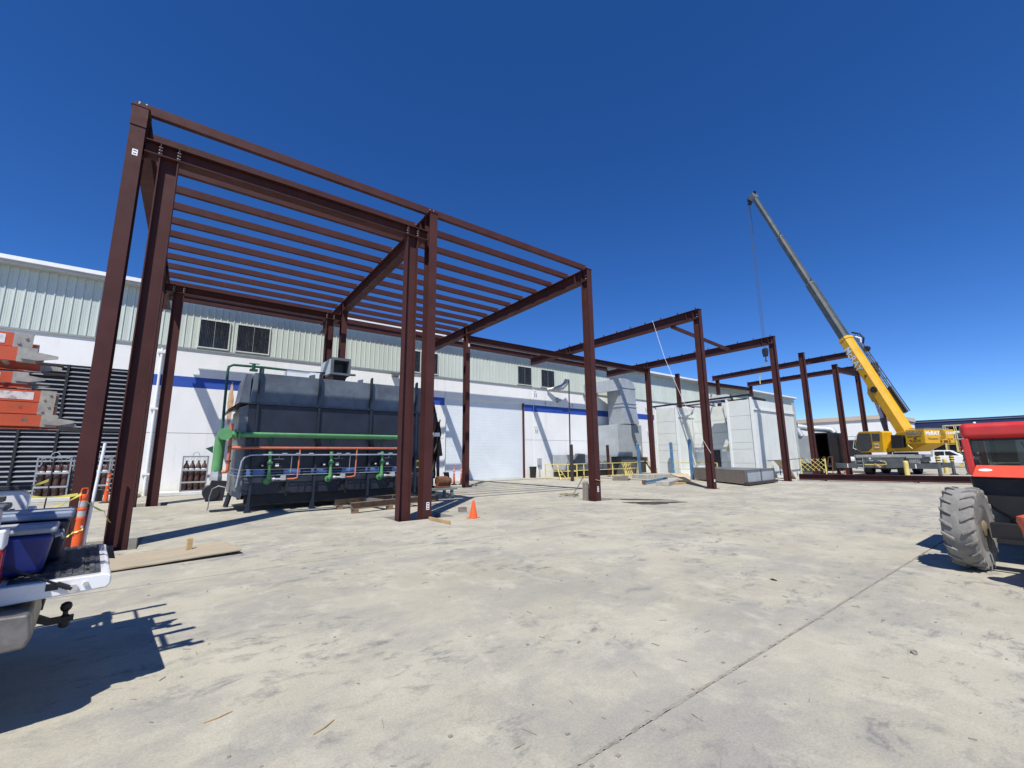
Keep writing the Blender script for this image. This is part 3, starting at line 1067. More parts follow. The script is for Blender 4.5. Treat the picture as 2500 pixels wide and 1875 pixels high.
# blue instrument tubes
for i, z in enumerate((1.32, 1.22, 1.13)):
    b = MB()
    b.tube([(.98, 15.82, z+.06), (1.2, 15.80, z), (2.2, 15.95, z), (6.8, 15.95, z)], .012, 6)
    b.build('instrument_tube', 'conduit' if i != 1 else 'blue_tube', ov, smooth=True)
for x0 in (1.45, 2.5, 3.35, 4.35, 5.2, 6.2):
    MB().box(x0, x0+.5, OY0-.10, OY0-.04, 1.14, 1.30).build('shelf_plate', 'blue_tube', ov)
# three burner drops
for x in (2.05, 3.92, 5.72):
    g = MB()
    g.cyl((x, 15.86, 2.33), (x, 15.86, 2.18), .06, 12).cyl((x, 15.86, 2.18), (x, 15.86, 1.90), .035, 10)
    g.build('drop_neck', 'dark_green', ov, smooth=True)
    g = MB()
    g.lathe([(.062, 0), (.062, -.12), (.045, -.14), (.045, -.32), (.07, -.36), (.06, -.48), (.045, -.5), (.05, -.62), (.06, -.8), (.055, -.88)], (x, 15.8, 1.88), n=12)
    g.cyl((x, 15.8, 1.03), (x-.02, 15.95, .95), .085, 12).cyl((x-.02, 15.95, .95), (x-.02, OY0+.02, .95), .11, 14)
    d = g.build('burner_drop', 'green_pipe', ov, smooth=True)
    MB().cyl((x-.075, 15.80, 1.5), (x+.075, 15.80, 1.5), .075, 12).build('butterfly_valve', 'dark_green', d, smooth=True)
    MB().box(x+.09, x+.36, 15.85, 16.0, 1.36, 1.62).build('control_box', 'black', ov)
    MB().box(x+.17, x+.27, 15.843, 15.849, 1.41, 1.50).build('box_label', 'white_tag', ov)
    MB().box(x+.06, x+.40, 15.82, 16.0, 1.63, 1.66).build('box_hood', 'oven_grey', ov)
    MB().box(x-.24, x-.12, 15.95, 16.08, 1.38, 1.5).build('ignition_box', 'black', ov)
    MB().box(x-.21, x-.16, 15.944, 15.949, 1.42, 1.46).build('box_label', 'white_tag', ov)
    g = MB()
    g.tube([(x+.86, 15.78, 1.96), (x+.85, 15.79, 1.6), (x+.84, 15.8, 1.10), (x+.83, 15.8, 1.03), (x+.72, 15.8, 1.0), (x+.5, 15.8, 1.0)], .024, 8)
    g.build('gas_drop', 'orange_pipe', ov, smooth=True)
    g = MB()
    g.cyl((x+.5, 15.8, 1.0), (x+.18, 15.82, 1.0), .035, 10).cyl((x+.1, 15.84, 1.0), (x+.18, 15.82, 1.0), .055, 12)
    g.box(x+.34, x+.48, 15.72, 15.88, .97, 1.12)
    g.build('gas_valve', 'galv', ov, smooth=True)
    g = MB()
    g.box(x+.5, x+.58, 15.78, 15.9, .60, .92).cyl((x+.54, 15.84, .6), (x+.54, 15.84, .46), .03, 8)
    g.build('regulator', 'black', ov)
    for k in range(3):
        xx = x+.15+.2*k
        MB().tube([(xx, 15.86, 1.0), (xx+.04, 15.82, .85), (xx+.1, 15.84, .74), (xx+.16, 15.84, .86), (xx+.13, 15.9, 1.02)], .009, 6).build('wire', 'black', ov, smooth=True)
    for xx in (x+.25, x+.62):
        MB().cyl((xx, 15.73, 1.78), (xx, 15.8, 1.66 if xx < x+.5 else 1.2), .01, 6).build('conduit_drop', 'conduit', ov)
# exhaust hood on top and the green air pipe
b = MB()
b.box(4.07, 4.80, 17.2, 18.1, 5.46, 5.56).box(4.07, 4.80, 17.2, 18.1, 4.88, 4.96).box(4.07, 4.15, 17.2, 18.1, 4.96, 5.46).box(4.72, 4.80, 17.2, 18.1, 4.96, 5.46).box(4.07, 4.80, 18.0, 18.1, 4.96, 5.46)
eh = b.build('exhaust_hood', 'galv_dark', ov)
b = MB()
b.add([(4.05, 17.25, 4.9), (4.05, 17.25, 5.5), (3.83, 17.9, 5.38), (3.83, 17.9, 4.86)], [(0, 1, 2, 3)])
b.build('hood_side', 'galv', eh)
b = MB()
b.lathe([(.38, 4.87), (.32, 4.72), (.30, 4.5)], (4.45, 17.65, 0), n=4)
b.build('hood_neck', 'black', eh)
b = MB()
b.tube([(.80, 17.9, 2.5), (.78, 18, 3.2), (.77, 18, 4.75), (.79, 18, 4.92), (.92, 18, 5.0), (1.86, 18, 5.02), (3.3, 17.9, 4.98), (5.0, 17.2, 4.93)], .045, 10)
b.build('green_air_pipe', 'dark_green', ov, smooth=True)
b = MB()
b.cyl((1.55, 18, 4.93), (1.55, 18, 5.10), .06, 10).cyl((1.4, 18, 5.12), (1.72, 18, 5.12), .018, 8).box(1.43, 1.68, 17.85, 18.1, 4.84, 4.9).cyl((1.86, 18, 4.5), (1.86, 18, 5.0), .04, 8)
b.build('air_valve', 'dark_green', ov, smooth=True)
b = MB()
b.box(2.6, 3.75, 17.6, 18.3, 4.72, 4.95).box(3.4, 3.75, 17.55, 17.6, 4.70, 4.92)
b.build('fan_box', 'booth_trim', ov)
# right hand end: sloped black door frame, draped tarp, rusty motor on bench
b = MB()
b.add([(8.0, 16.4, 4.35), (8.0, 16.4, 3.6), (8.55, 16.8, 2.95), (8.85, 17.0, 1.72), (8.35, 16.9, 1.62), (8.2, 16.7, 2.9)], [(0, 1, 2, 5), (5, 2, 3, 4)])
b.add([(8.0, 18.4, 4.35), (8.55, 18.5, 2.95), (8.85, 18.6, 1.72)], [(0, 1, 2)])
b.add([(8.0, 16.4, 4.35), (8.55, 16.8, 2.95), (8.55, 18.5, 2.95), (8.0, 18.4, 4.35), (8.85, 17.0, 1.72), (8.85, 18.6, 1.72)], [(0, 1, 2, 3), (1, 4, 5, 2)])
b.build('end_chute', 'black', ov)
MB().bar((8.62, 16.95, .5), (8.60, 16.95, 1.75), .10, .10).build('chute_post', 'oven_blue', ov)
# tarp: folded sheet
tb = MB()
nx, nz = 26, 22
for j in range(nz+1):
    z = 3.15-2.35*j/nz
    for i in range(nx+1):
        u = i/nx
        amp = .05+.05*(j/nz)
        x = 7.45+.98*u-.14*(1-math.cos(j/nz*3.0))*u+.03*math.sin(j*.9+u*9)
        y = 16.0+.12*math.sin(u*21+.25*j)*amp/.08+.05*math.sin(u*47+j*.4)+.4*u*u
        tb.add([(x, y, z+.10*math.sin(u*8)*(1-j/nz))], [])
for j in range(nz):
    for i in range(nx):
        a = j*(nx+1)+i
        tb.f.append((a, a+1, a+nx+2, a+nx+1)); tb.mi.append(0)
tarp = tb.build('tarp', 'tarp', None, smooth=True)
tag(tarp, 'crumpled brown tarp hanging at the right end of the furnace', 'tarp')
MB().box(7.75, 8.18, 15.99, 16.1, 2.5, 2.65).build('control_plate', 'booth_trim', ov)
MB().box(7.15, 7.35, 16.0, 16.1, 1.25, 1.55).build('gauge_box', 'pale_yellow', ov)
MB().box(7.19, 7.31, 15.98, 15.999, 1.31, 1.49).build('gauge_face', 'black', ov)
mo = wthing('electric_motor', 'rusty round motor on a low bench right of the furnace', 'motor', (8.4, 16.2, .4))
b = MB()
b.cyl((8.15, 16.1, .68), (8.6, 16.1, .68), .20, 16).cyl((8.6, 16.1, .68), (8.75, 16.1, .68), .13, 14)
b.build('housing', 'rust', mo, smooth=True)
MB().cyl((8.75, 16.1, .68), (8.77, 16.1, .68), .12, 14).build('face', 'galv', mo)
MB().box(8.1, 8.65, 15.95, 16.25, .43, .5).build('base', 'rust', mo)
MB().prism([(0, .43), (.1, .43), (.0, 1.02), (-.25, 1.02)], 16.5, 16.56, o=(8.9, 0, 0)).build('strut', 'black', mo)
be = wthing('bench', 'low grey steel bench carrying the rusty motor', 'bench', (8.2, 16.1, 0))
MB().box(7.4, 8.9, 15.75, 16.6, .34, .42).build('top', 'oven_lightgrey', be)
for x in (7.5, 8.7):
    for y in (15.85, 16.5):
        MB().box(x-.05, x+.05, y-.05, y+.05, 0, .34).build('leg', 'oven_lightgrey', be)

# ---- welded steel skid frame lying in front of the furnace
sk = wthing('skid_frame', 'low rusty brown steel frame of channels lying in front of the furnace', 'steel frame', (5, 14, 0))
for p, q in (((4.0, 13.55, .22), (7.3, 14.3, .22)), ((3.9, 14.95, .22), (6.9, 15.65, .22))):
    MB().hsec(p, q, .2, .12, .014, .01, (0, 0, 1)).build('rail', 'skid_brown', sk)
for t in (.35, .72):
    a = Vector((4.0, 13.55, .24)).lerp(Vector((7.3, 14.3, .24)), t)
    c = Vector((3.9, 14.95, .24)).lerp(Vector((6.9, 15.65, .24)), t)
    MB().bar(a, c, .14, .14).build('cross_member', 'oven_lightgrey', sk)
for x, y in ((4.12, 13.57), (5.3, 13.84), (4.05, 14.98), (6.8, 14.18)):
    MB().box(x-.08, x+.12, y-.05, y+.05, 0, .12).build('foot', 'skid_brown', sk)
# ================================================================ white panel booth behind the frame
bo = wthing('paint_booth', 'white panelled metal booth with recessed front, between the frame and the warehouse', 'booth', (34, 17.4, 0))
BX, BZ = 30.55, 5.45
def bpanel(x0, x1, y0, y1, z0, z1, m='booth_white'):
    MB().box(x0, x1, y0, y1, z0, z1).build('wall_panel', m, bo, bevel=.006)
zs = [.1, 1.05, 2.0, 2.45, 3.35, 4.3, 5.4]
def west(x, y0, y1):
    for a, b in zip(zs[:-1], zs[1:]):
        bpanel(x, x+.12, y0, y1, a+.008, b-.008)
def south(y, x0, x1, n):
    w = (x1-x0)/n
    for i in range(n):
        bpanel(x0+i*w+.006, x0+(i+1)*w-.006, y, y+.12, .1, 4.66)
        bpanel(x0+i*w+.006, x0+(i+1)*w-.006, y, y+.12, 4.82, 5.4)
west(BX, 13.62, 15.15)
west(BX, 19.35, 21.15)
west(BX+2.4, 15.2, 19.3)
south(13.5, BX+.13, 37.4, 8)
south(19.23, BX+.13, BX+2.38, 2)
MB().box(BX+.13, BX+2.4, 15.03, 15.15, .1, 5.4).build('wall_panel', 'booth_white', bo)
MB().box(37.4, 37.5, 13.5, 21.1, .1, 5.4).build('wall_panel', 'booth_white', bo)
MB().box(BX+.2, 37.4, 21.05, 21.15, .1, 5.4).build('wall_panel', 'booth_white', bo)
MB().box(BX+2.55, 37.38, 13.64, 21.0, 5.2, 5.3).box(BX+.13, BX+2.54, 13.64, 15.0, 5.2, 5.3).box(BX+.13, BX+2.54, 19.4, 21.0, 5.2, 5.3).build('roof_deck', 'flashing', bo)
MB().box(BX+.0, 37.5, 13.5, 21.15, -.02, .1).build('base_channel', 'booth_trim', bo)
for y in (13.5, 15.15, 19.22, 21.15):
    MB().box(BX-.05, BX+.14, y-.07, y+.07, .1, 5.55).build('corner_post', 'booth_trim', bo)
MB().box(BX+.1, 37.5, 13.42, 13.5, 4.68, 4.80).build('girt', 'booth_trim', bo)
MB().box(BX+.13, BX+2.38, 19.16, 19.235, 4.64, 4.84).build('girt', 'booth_trim', bo)
MB().box(37.42, 37.56, 13.36, 13.52, 0, 5.6).build('corner_post', 'galv', bo)
# roof steel: black angle along the top, thin red members
MB().bar((BX, 21.3, 5.62), (BX, 13.3, 5.72), .16, .12).build('top_angle', 'black', bo)
for y in (15.6, 17.0, 18.6):
    MB().bar((BX+.2, y, 5.52), (BX+2.5, y+.5, 5.5), .06, .10).build('roof_member', 'steel', bo)
MB().bar((BX+.9, 14.2, 5.56), (BX+.9, 19.2, 5.54), .05, .09).build('roof_member', 'steel', bo)
b = MB()
b.add([(31.2, 13.9, 5.75), (33.4, 13.7, 5.62), (33.6, 15.2, 6.1), (31.6, 15.6, 6.35)], [(0, 1, 2, 3)])
b.add([(31.2, 13.9, 5.45), (33.4, 13.7, 5.42), (33.4, 13.7, 5.62), (31.2, 13.9, 5.75)], [(0, 1, 2, 3)])
b.build('roof_cover', 'black', bo)
MB().prism([(0, 0), (1.1, 0), (.5, .55)], 15.4, 16.8, o=(31.2, 0, 5.55)).build('roof_vent', 'galv', bo)
# door, notice and wall conduits in the recess
MB().box(BX+2.33, BX+2.395, 17.2, 17.95, .15, 2.0).build('dark_doorway', 'louver_dark', bo)
MB().box(BX+2.36, BX+2.395, 16.2, 16.62, 1.95, 2.25).build('yellow_notice', 'rail_yellow', bo)
MB().box(BX+2.36, BX+2.395, 16.2, 16.62, 1.2, 1.9).build('white_notice', 'white_tag', bo)
MB().tube([(BX+2.36, 16.4, 2.3), (BX+2.36, 16.4, 3.2), (BX+2.36, 16.55, 4.6), (BX+2.3, 16.6, 5.4)], .025, 6).build('conduit', 'galv', bo)
MB().tube([(BX+1.2, 18.6, 2.4), (BX+1.2, 18.6, 5.5)], .015, 6).build('conduit', 'galv', bo)
MB().bar((31.2, 13.1, 1.2), (37.2, 13.1, 1.3), .05, .05).bar((33, 13.1, .2), (33, 13.1, 1.25), .05, .05).build('kick_rail', 'galv_dark', bo)
# right side duct and black burner box
du = wthing('booth_burner_unit', 'dark open burner box with silver round duct right of the white booth', 'burner unit', (41, 13.5, 0))
MB().box(40.0, 40.1, 13.3, 14.6, .9, 3.1).box(40, 42.5, 14.5, 14.6, .9, 3.1).build('front_panel', 'galv', du)
MB().box(40.02, 43, 12.1, 12.2, .3, 3.3).box(40.02, 43, 12.2, 13.28, 3.2, 3.3).box(42.9, 43, 12.2, 13.28, .3, 3.2).box(40.02, 43, 13.2, 13.29, .3, 3.2).box(40.02, 43, 12.2, 13.2, .3, .4).build('box_shell', 'black', du)
MB().tube([(40.2, 14.35, 3.9), (40.6, 13.8, 3.75), (41, 13.2, 3.66), (41.2, 12.6, 3.6), (41.25, 12.25, 3.5), (41.25, 12.1, 3.25)], .24, 16).build('round_duct', 'galv', du, smooth=True)
MB().tube([(40.1, 14.3, 3.7), (40.1, 14.15, 3.35), (40.1, 14.0, 3.05)], .2, 14).build('duct_elbow', 'galv', du, smooth=True)
MB().cyl((40.0, 14.5, 4.0), (40.14, 14.38, 3.95), .30, 18).build('duct_mouth', 'black', du)
MB().box(40.3, 42, 13.4, 14.4, .0, .9).build('stand', 'galv_dark', du)
# yellow folding lattice barrier
la = wthing('lattice_barrier', 'yellow folding lattice barrier standing right of the white booth', 'barrier', (36, 12.9, 0))
for s in (-1, 1):
    for k in range(-3, 6):
        y0 = 11.5+.34*k
        z0, z1 = .42, 1.28
        ya, yb = (y0, y0+.86) if s > 0 else (y0+.86, y0)
        # clip to the barrier width
        pts_ = []
        for t in (0, 1):
            pts_.append((ya+(yb-ya)*t, z0+(z1-z0)*t))
        (u0, v0), (u1, v1) = pts_
        def clip(u, v, du, dv):
            if u < 11.5: v += dv/du*(11.5-u); u = 11.5
            if u > 13.0: v += dv/du*(13.0-u); u = 13.0
            return u, v
        if max(u0, u1) <= 11.5 or min(u0, u1) >= 13.0:
            continue
        a_, b_ = clip(u0, v0, u1-u0, v1-v0), clip(u1, v1, u1-u0, v1-v0)
        if abs(a_[0]-b_[0]) < .05:
            continue
        MB().bar((36.5-.03*s, a_[0], a_[1]), (36.5-.03*s, b_[0], b_[1]), .02, .045, (1, 0, 0)).build('slat', 'rail_yellow', la)
MB().box(36.45, 36.55, 13.0, 13.05, 0, 1.3).box(36.45, 36.55, 11.45, 11.5, 0, 1.3).build('post', 'rail_yellow', la)
# OSB sheet leaning
o = MB()
o.add([(32.4, 11.95, 0), (33.8, 12.9, 0), (32.7, 13.35, 1.22), (31.7, 12.2, 1.2), (32.42, 11.93, 0), (33.82, 12.88, 0), (32.72, 13.33, 1.22), (31.72, 12.18, 1.2)], [(0, 1, 2, 3), (7, 6, 5, 4), (0, 4, 5, 1), (1, 5, 6, 2), (2, 6, 7, 3), (3, 7, 4, 0)])
tag(o.build('particle_board', 'osb'), 'tan particle board sheet leaning at the foot of the booth corner', 'board')
o = MB()
o.add([(33.2, 23.6, 0), (34.6, 23.5, 0), (34.0, 24.6, 1.2), (33.3, 24.6, 1.25), (33.22, 23.63, 0), (34.62, 23.53, 0), (34.02, 24.63, 1.2), (33.32, 24.63, 1.25)], [(0, 1, 2, 3), (7, 6, 5, 4), (0, 4, 5, 1), (1, 5, 6, 2), (2, 6, 7, 3), (3, 7, 4, 0)])
tag(o.build('plywood_sheet', 'plywood'), 'tan plywood sheet leaning by the warehouse wall behind the blue post', 'board')

# ================================================================ galvanised duct stack on the wall
hv = wthing('duct_unit', 'galvanised duct rising from a sheet metal box against the warehouse wall', 'duct', (31, 24.6, 0))
MB().box(29.4, 31.3, 24.2, 26.4, 1.55, 4.33).box(31.33, 33.3, 24.6, 26.4, 1.5, 4.4).build('plenum_box', 'galv', hv, bevel=.02)
b = MB()
b.box(30.25, 32.3, 24.3, 25.9, 5.95, 7.7)
b.build('riser', 'galv', hv, bevel=.015)
b = MB()
b.add([(30.25, 24.3, 5.93), (32.3, 24.3, 5.93), (32.3, 25.9, 5.93), (30.25, 25.9, 5.93), (30.45, 24.25, 4.42), (32.55, 24.25, 4.42), (32.55, 26.0, 4.42), (30.45, 26, 4.42)],
      [(0, 1, 5, 4), (1, 2, 6, 5), (2, 3, 7, 6), (3, 0, 4, 7)])
b.build('transition', 'galv', hv)
for z in (5.94, 6.24, 7.66):
    MB().box(30.20, 32.35, 24.25, 25.95, z, z+.05).build('seam_flange', 'galv', hv)
# elbow turning left into the wall
arc = [(30.27, 7.72)] + [(30.35+1.93*math.cos(a), 7.72+.95*math.sin(a)) for a in [R(v) for v in (0, 15, 30, 45, 60, 75, 90)]][0:]
poly = [(30.3, 7.72), (32.3, 7.72), (32.2, 8.05), (31.9, 8.34), (31.4, 8.5), (30.8, 8.54), (30.3, 8.5)]
MB().prism(poly, 24.3, 25.9).build('elbow', 'galv', hv, bevel=.01)
b = MB()
b.add([(30.3, 24.3, 7.45), (30.3, 24.3, 8.5), (30.3, 25.9, 8.5), (30.3, 25.9, 7.45), (28.1, 25.3, 7.1), (28.1, 25.3, 8.05), (28.1, 26.75, 8.05), (28.1, 26.75, 7.1)],
      [(0, 1, 5, 4), (1, 2, 6, 5), (2, 3, 7, 6), (3, 0, 4, 7), (4, 5, 6, 7)])
b.build('wall_branch', 'galv', hv)
MB().box(28.0, 28.3, 25.25, 26.78, 6.98, 7.08).build('branch_support', 'galv_dark', hv)
b = MB()
b.lathe([(.35, 7.8), (.95, 8.75), (.97, 8.95), (.95, 8.97)], (32.4, 26.2, 0), n=6)
b.build('stack_cone', 'galv_dark', hv)
MB().cyl((33.9, 25.6, 1.2), (33.7, 25.6, 8.1), .05, 8).build('stack_pole', 'dark_steel', hv)
MB().box(31.8, 33.4, 24.15, 24.35, 1.15, 1.5).build('wood_beam', 'lumber', hv)
MB().box(31.6, 33.5, 24.5, 26.3, .1, 1.1).build('crate_panel', 'osb', hv)
MB().box(29.5, 31.4, 24.0, 26.3, .0, 1.5).build('lower_unit', 'galv_dark', hv)
MB().box(29.2, 31.5, 23.9, 26.2, 1.5, 1.54).build('frame_rail', 'black', hv)
MB().box(32.6, 32.95, 24.55, 24.59, 1.6, 2.5).build('access_window', 'booth_trim', hv)
# slim black pole with white hooded vent
pv = wthing('vent_pole', 'thin black pole beside a small hooded roof vent near the upper windows', 'pole', (25.4, 25.9, 0))
MB().cyl((25.25, 25.9, 0), (25.42, 25.9, 8.1), .055, 8).build('pole', 'dark_steel', pv)
MB().cyl((25.42, 25.9, 8.1), (25.1, 25.95, 8.12), .03, 6).build('arm', 'dark_steel', pv)
MB().tube([(23.6, 26.7, 7.2), (24.3, 26.3, 7.3), (24.8, 26.1, 7.45), (25.1, 26.0, 7.75), (25.2, 25.95, 8.1)], [.10, .20, .24, .22, .19], 12).build('vent_elbow', 'galv', pv, smooth=True)
# air handler units behind the railing
ah = wthing('air_handler', 'low grey air handler cabinet behind the yellow guard rail', 'air handler', (26, 25, 0))
MB().box(23.6, 28.9, 24.6, 26.2, .55, 1.75).build('cabinet', 'galv', ah, bevel=.02)
MB().prism([(0, .55), (1.5, .55), (1.5, 1.8), (.7, 1.85)], 24.3, 24.6, o=(23.9, 0, 0)).build('hood', 'galv_dark', ah)
MB().box(23.7, 28.8, 24.5, 26.1, 0, .54).build('base', 'black', ah)
for x in (26.3, 27.0, 27.8):
    MB().box(x, x+.55, 24.55, 24.599, .65, 1.65).build('access_door', 'galv', ah)

# ================================================================ yellow guard rails
def guard(name_label, pts, zt=1.07, mtl='rail_yellow'):
    t = wthing('guard_rail', name_label, 'railing', (pts[0][0], pts[0][1], 0), 'yellow guard rails')
    for (x0, y0), (x1, y1) in zip(pts[:-1], pts[1:]):
        for z in (zt, zt*.56, .12):
            MB().bar((x0, y0, z), (x1, y1, z), .045, .05).build('rail', mtl, t)
        n = max(1, int(math.hypot(x1-x0, y1-y0)/1.5))
        for k in range(n+1):
            x, y = x0+(x1-x0)*k/n, y0+(y1-y0)*k/n
            MB().box(x-.03, x+.03, y-.03, y+.03, 0, zt).build('post', mtl, t)
    return t
guard('yellow pipe guard rail left of the third front column', [(20.75, 23.85), (21.7, 21.6)])
guard('long yellow pipe guard rail in front of the air handler', [(21.9, 22.7), (30.4, 23.05)])
gl = guard('short yellow guard rail in front of the booth recess', [(30.0, 19.6), (29.7, 15.8)])
g2 = wthing('guard_gate', 'folded yellow gate sections leaning together near the plywood crate', 'gate', (29, 23.2, 0))
for k in range(5):
    x = 28.6+.22*k
    MB().bar((x, 22.9, 0), (x+.12, 23.3, 1.0), .05, .05).build('bar', 'pale_yellow', g2)
MB().bar((28.5, 22.9, .95), (29.7, 23.2, .95), .04, .05).build('bar', 'pale_yellow', g2)
st_ = wthing('guard_stair', 'small leaning yellow step stand at the end of the guard rail', 'step stand', (21, 22.9, 0))
for p, q in (((20.9, 22.4, 0), (21.3, 23.2, 1.0)), ((21.5, 22.4, 0), (21.3, 23.2, 1.0)), ((21.0, 22.7, .35), (21.5, 22.7, .35))):
    MB().bar(p, q, .045, .045).build('bar', 'pale_yellow', st_)
# dark and blue posts
def post(x, y, h, mtl, label, r=.075, lean=0, cap='conduit'):
    t = wthing('steel_post', label, 'post', (x, y, 0), 'standing posts by the booth')
    MB().bar((x, y, 0), (x+lean, y, h), 2*r, 2*r).build('shaft', mtl, t)
    MB().box(x+lean-r*.8, x+lean+r*.8, y-r*.8, y+r*.8, h, h+.05).build('cap', cap, t)
post(20.5, 20.85, 2.4, 'dark_steel', 'dark rusty post at the left corner of the yellow guard rail', .085, -.03)
post(27.2, 23.45, 2.5, 'steel', 'dark red post in the middle of the yellow guard rail', .085, -.08)
post(30.5, 22.95, 2.6, 'post_blue', 'pale blue post at the right end of the yellow guard rail', .09, -.1)
post(30.0, 19.5, 2.6, 'post_blue', 'light blue post in front of the left booth block', .085, -.05)
post(27.3, 16.3, 2.65, 'post_blue', 'dark blue post in front of the booth recess beside the doorway', .085, -.05, 'post_blue')
post(29.6, 16.2, 2.75, 'dark_steel', 'dark chipped post in front of the right booth block', .07, -.06)
# ================================================================ gas cylinders in racks
cyl = MB()
cyl.lathe([(.0, .0), (.10, 0), (.112, .03), (.112, 1.08), (.10, 1.18), (.06, 1.27), (.035, 1.31), (.035, 1.34)], n=14)
cyl_me = cyl.mesh('gas_cylinder', 'cyl_brown', smooth=True)
vb = MB()
vb.cyl((0, 0, 1.34), (0, 0, 1.42), .022, 8).cyl((-.05, 0, 1.39), (.06, 0, 1.39), .014, 6)
valve_me = vb.mesh('valve', 'black')
rg = MB()
rg.tube([(.0+.062*math.cos(t), 0, 1.50+.062*math.sin(t)) for t in [2*math.pi*k/14 for k in range(15)]], .008, 6)
ring_me = rg.mesh('pigtail', 'conduit', smooth=True)
lb = MB()
for k in range(8):
    a0, a1 = R(-150+15*k), R(-150+15*(k+1))
    lb.add([(.115*math.cos(a0), .115*math.sin(a0), 1.00), (.115*math.cos(a1), .115*math.sin(a1), 1.00), (.115*math.cos(a1), .115*math.sin(a1), 1.055), (.115*math.cos(a0), .115*math.sin(a0), 1.055)], [(0, 1, 2, 3)])
band_me = lb.mesh('label_band', 'white_tag')
ordn = ['leftmost', 'second', 'third', 'rightmost']
def rack(x0, where, short):
    z0 = .175
    W_ = .97
    y0, y1 = 25.72, 26.35
    t = wthing('cylinder_rack', 'grey steel gas cylinder rack '+where, 'rack', (x0+W_/2, 26.0, z0), 'gas cylinder racks along the wall')
    m = 'rack_grey'
    for x in (x0, x0+W_):
        for y in (y0, y1):
            MB().bar((x, y, z0), (x, y, z0+1.62), .05, .05).build('upright', m, t)
    for z in (z0+.02, z0+1.62):
        for y in (y0, y1):
            MB().bar((x0, y, z), (x0+W_, y, z), .05, .06).build('rail', m, t)
        for x in (x0, x0+W_):
            MB().bar((x, y0, z), (x, y1, z), .05, .06).build('rail', m, t)
    for z in (z0+.42, z0+.98):
        MB().bar((x0, y0-.03, z), (x0+W_, y0-.03, z), .03, .07).build('retaining_bar', 'galv', t)
    MB().tube([(x0+W_/2+.13*math.cos(a), y0, z0+1.66+.17*math.sin(a)) for a in [math.pi*k/10 for k in range(11)]], .015, 6).build('lifting_eye', 'galv', t, smooth=True)
    MB().box(x0, x0+W_, y0, y1, z0-.002, z0+.012).build('deck', m, t)
    for k in range(4):
        x = x0+.13+.236*k
        c = wthing('gas_cylinder', 'brown gas cylinder, %s in %s' % (ordn[k], short), 'gas cylinder', (x, y0+.16, z0+.013), 'gas cylinders')
        WB.pop(c.name)
        for me, nm in ((cyl_me, 'body'), (valve_me, 'valve'), (ring_me, 'pigtail'), (band_me, 'label_band')):
            place(nm, me, c)
        c2 = wthing('gas_cylinder', 'brown gas cylinder, %s of the back row in %s' % (ordn[k], short), 'gas cylinder', (x+.02, y0+.44, z0+.013), 'gas cylinders')
        WB.pop(c2.name)
        place('body', cyl_me, c2); place('valve', valve_me, c2)
rack(-5.0, 'in front of the dark louver, left of the first column', 'the leftmost louver rack')
rack(-3.78, 'in front of the louver, between the first two columns', 'the rack between the columns')
rack(-.28, 'against the white wall left of the furnace', 'the rack beside the furnace')
bk_ = wthing('bucket', 'black plastic tub on the ground beside the far left delineator', 'bucket', (-2.95, 24.6, 0))
MB().lathe([(.17, 0), (.21, .42), (.225, .43), (.20, .43), (.165, .03)], (-2.95, 24.6, 0), n=16).build('tub', 'black', bk_, smooth=True)
MB().tube([(-2.95+.22*math.cos(a), 24.6, .43+.04*math.sin(a)) for a in [math.pi*k/8 for k in range(9)]], .006, 5).build('handle', 'conduit', bk_)

# ================================================================ delineators and cone
def delineator(x, y, label, lean=(0, 0), base=True, s=1.0, rz=0):
    t = thing('delineator', label, 'delineator', (x, y, 0), rz, 'orange delineator posts')
    t.rotation_euler = (lean[0], lean[1], rz)
    MB().lathe([(.072, .05), (.070, .30), (.056, .62), (.060, .63), (.060, .66), (.053, .67), (.053, .78), (.062, .79), (.062, .82), (.053, .83), (.052, .98), (.058, .985), (.058, 1.03), (.045, 1.06)], n=18).build('tube', 'safety_orange', t, smooth=True)
    for z in (.67, .84):
        MB().lathe([(.0545, z+.005), (.0545, z+.105)], n=18).build('reflective_band', 'reflective', t, smooth=True)
    MB().tube([(-.045, 0, 1.05), (-.045, 0, 1.13), (-.035, 0, 1.16), (.035, 0, 1.16), (.045, 0, 1.13), (.045, 0, 1.05)], .011, 6).build('handle', 'safety_orange', t, smooth=True)
    MB().prism([(0, -.03), (.022, 0), (0, .03), (-.022, 0)], -.0675, -.066, o=(0, 0, .50)).build('logo_sticker', 'white_tag', t)
    if base:
        MB().lathe([(.20, 0), (.20, .03), (.10, .06), (.075, .06)], n=8).build('base', 'tyre_black', t)
    return t
delineator(-1.47, 10.86, 'orange delineator post with two silver bands beside the open tailgate', rz=R(35))
delineator(-2.55, 23.5, 'orange delineator post standing by the cylinder rack near the warehouse wall', rz=R(20))
delineator(12.87, 23.2, 'scuffed orange delineator post in front of the rolling door, left of two', rz=R(10))
delineator(13.33, 23.1, 'slim orange delineator post in front of the rolling door, right of two', rz=R(80))
tc = wthing('traffic_cone', 'small bright orange traffic cone standing alone on the concrete', 'traffic cone', (6.37, 10.37, 0))
MB().lathe([(.115, .025), (.03, .45), (.028, .465), (.018, .465), (.018, .40)], (6.37, 10.37, 0), n=24).build('cone', 'cone_orange', tc, smooth=True)
b = MB()
sq = [(.17*math.cos(R(45+90*k))*1.12, .17*math.sin(R(45+90*k))*1.12) for k in range(4)]
b.prism([(x, y) for x, y in sq], 0, .026, o=(6.37, 10.37, 0), ux=(.96, .28, 0), uy=(-.28, .96, 0), ud=(0, 0, 1))
b.build('base', 'cone_orange', tc, bevel=.008, seg=2)
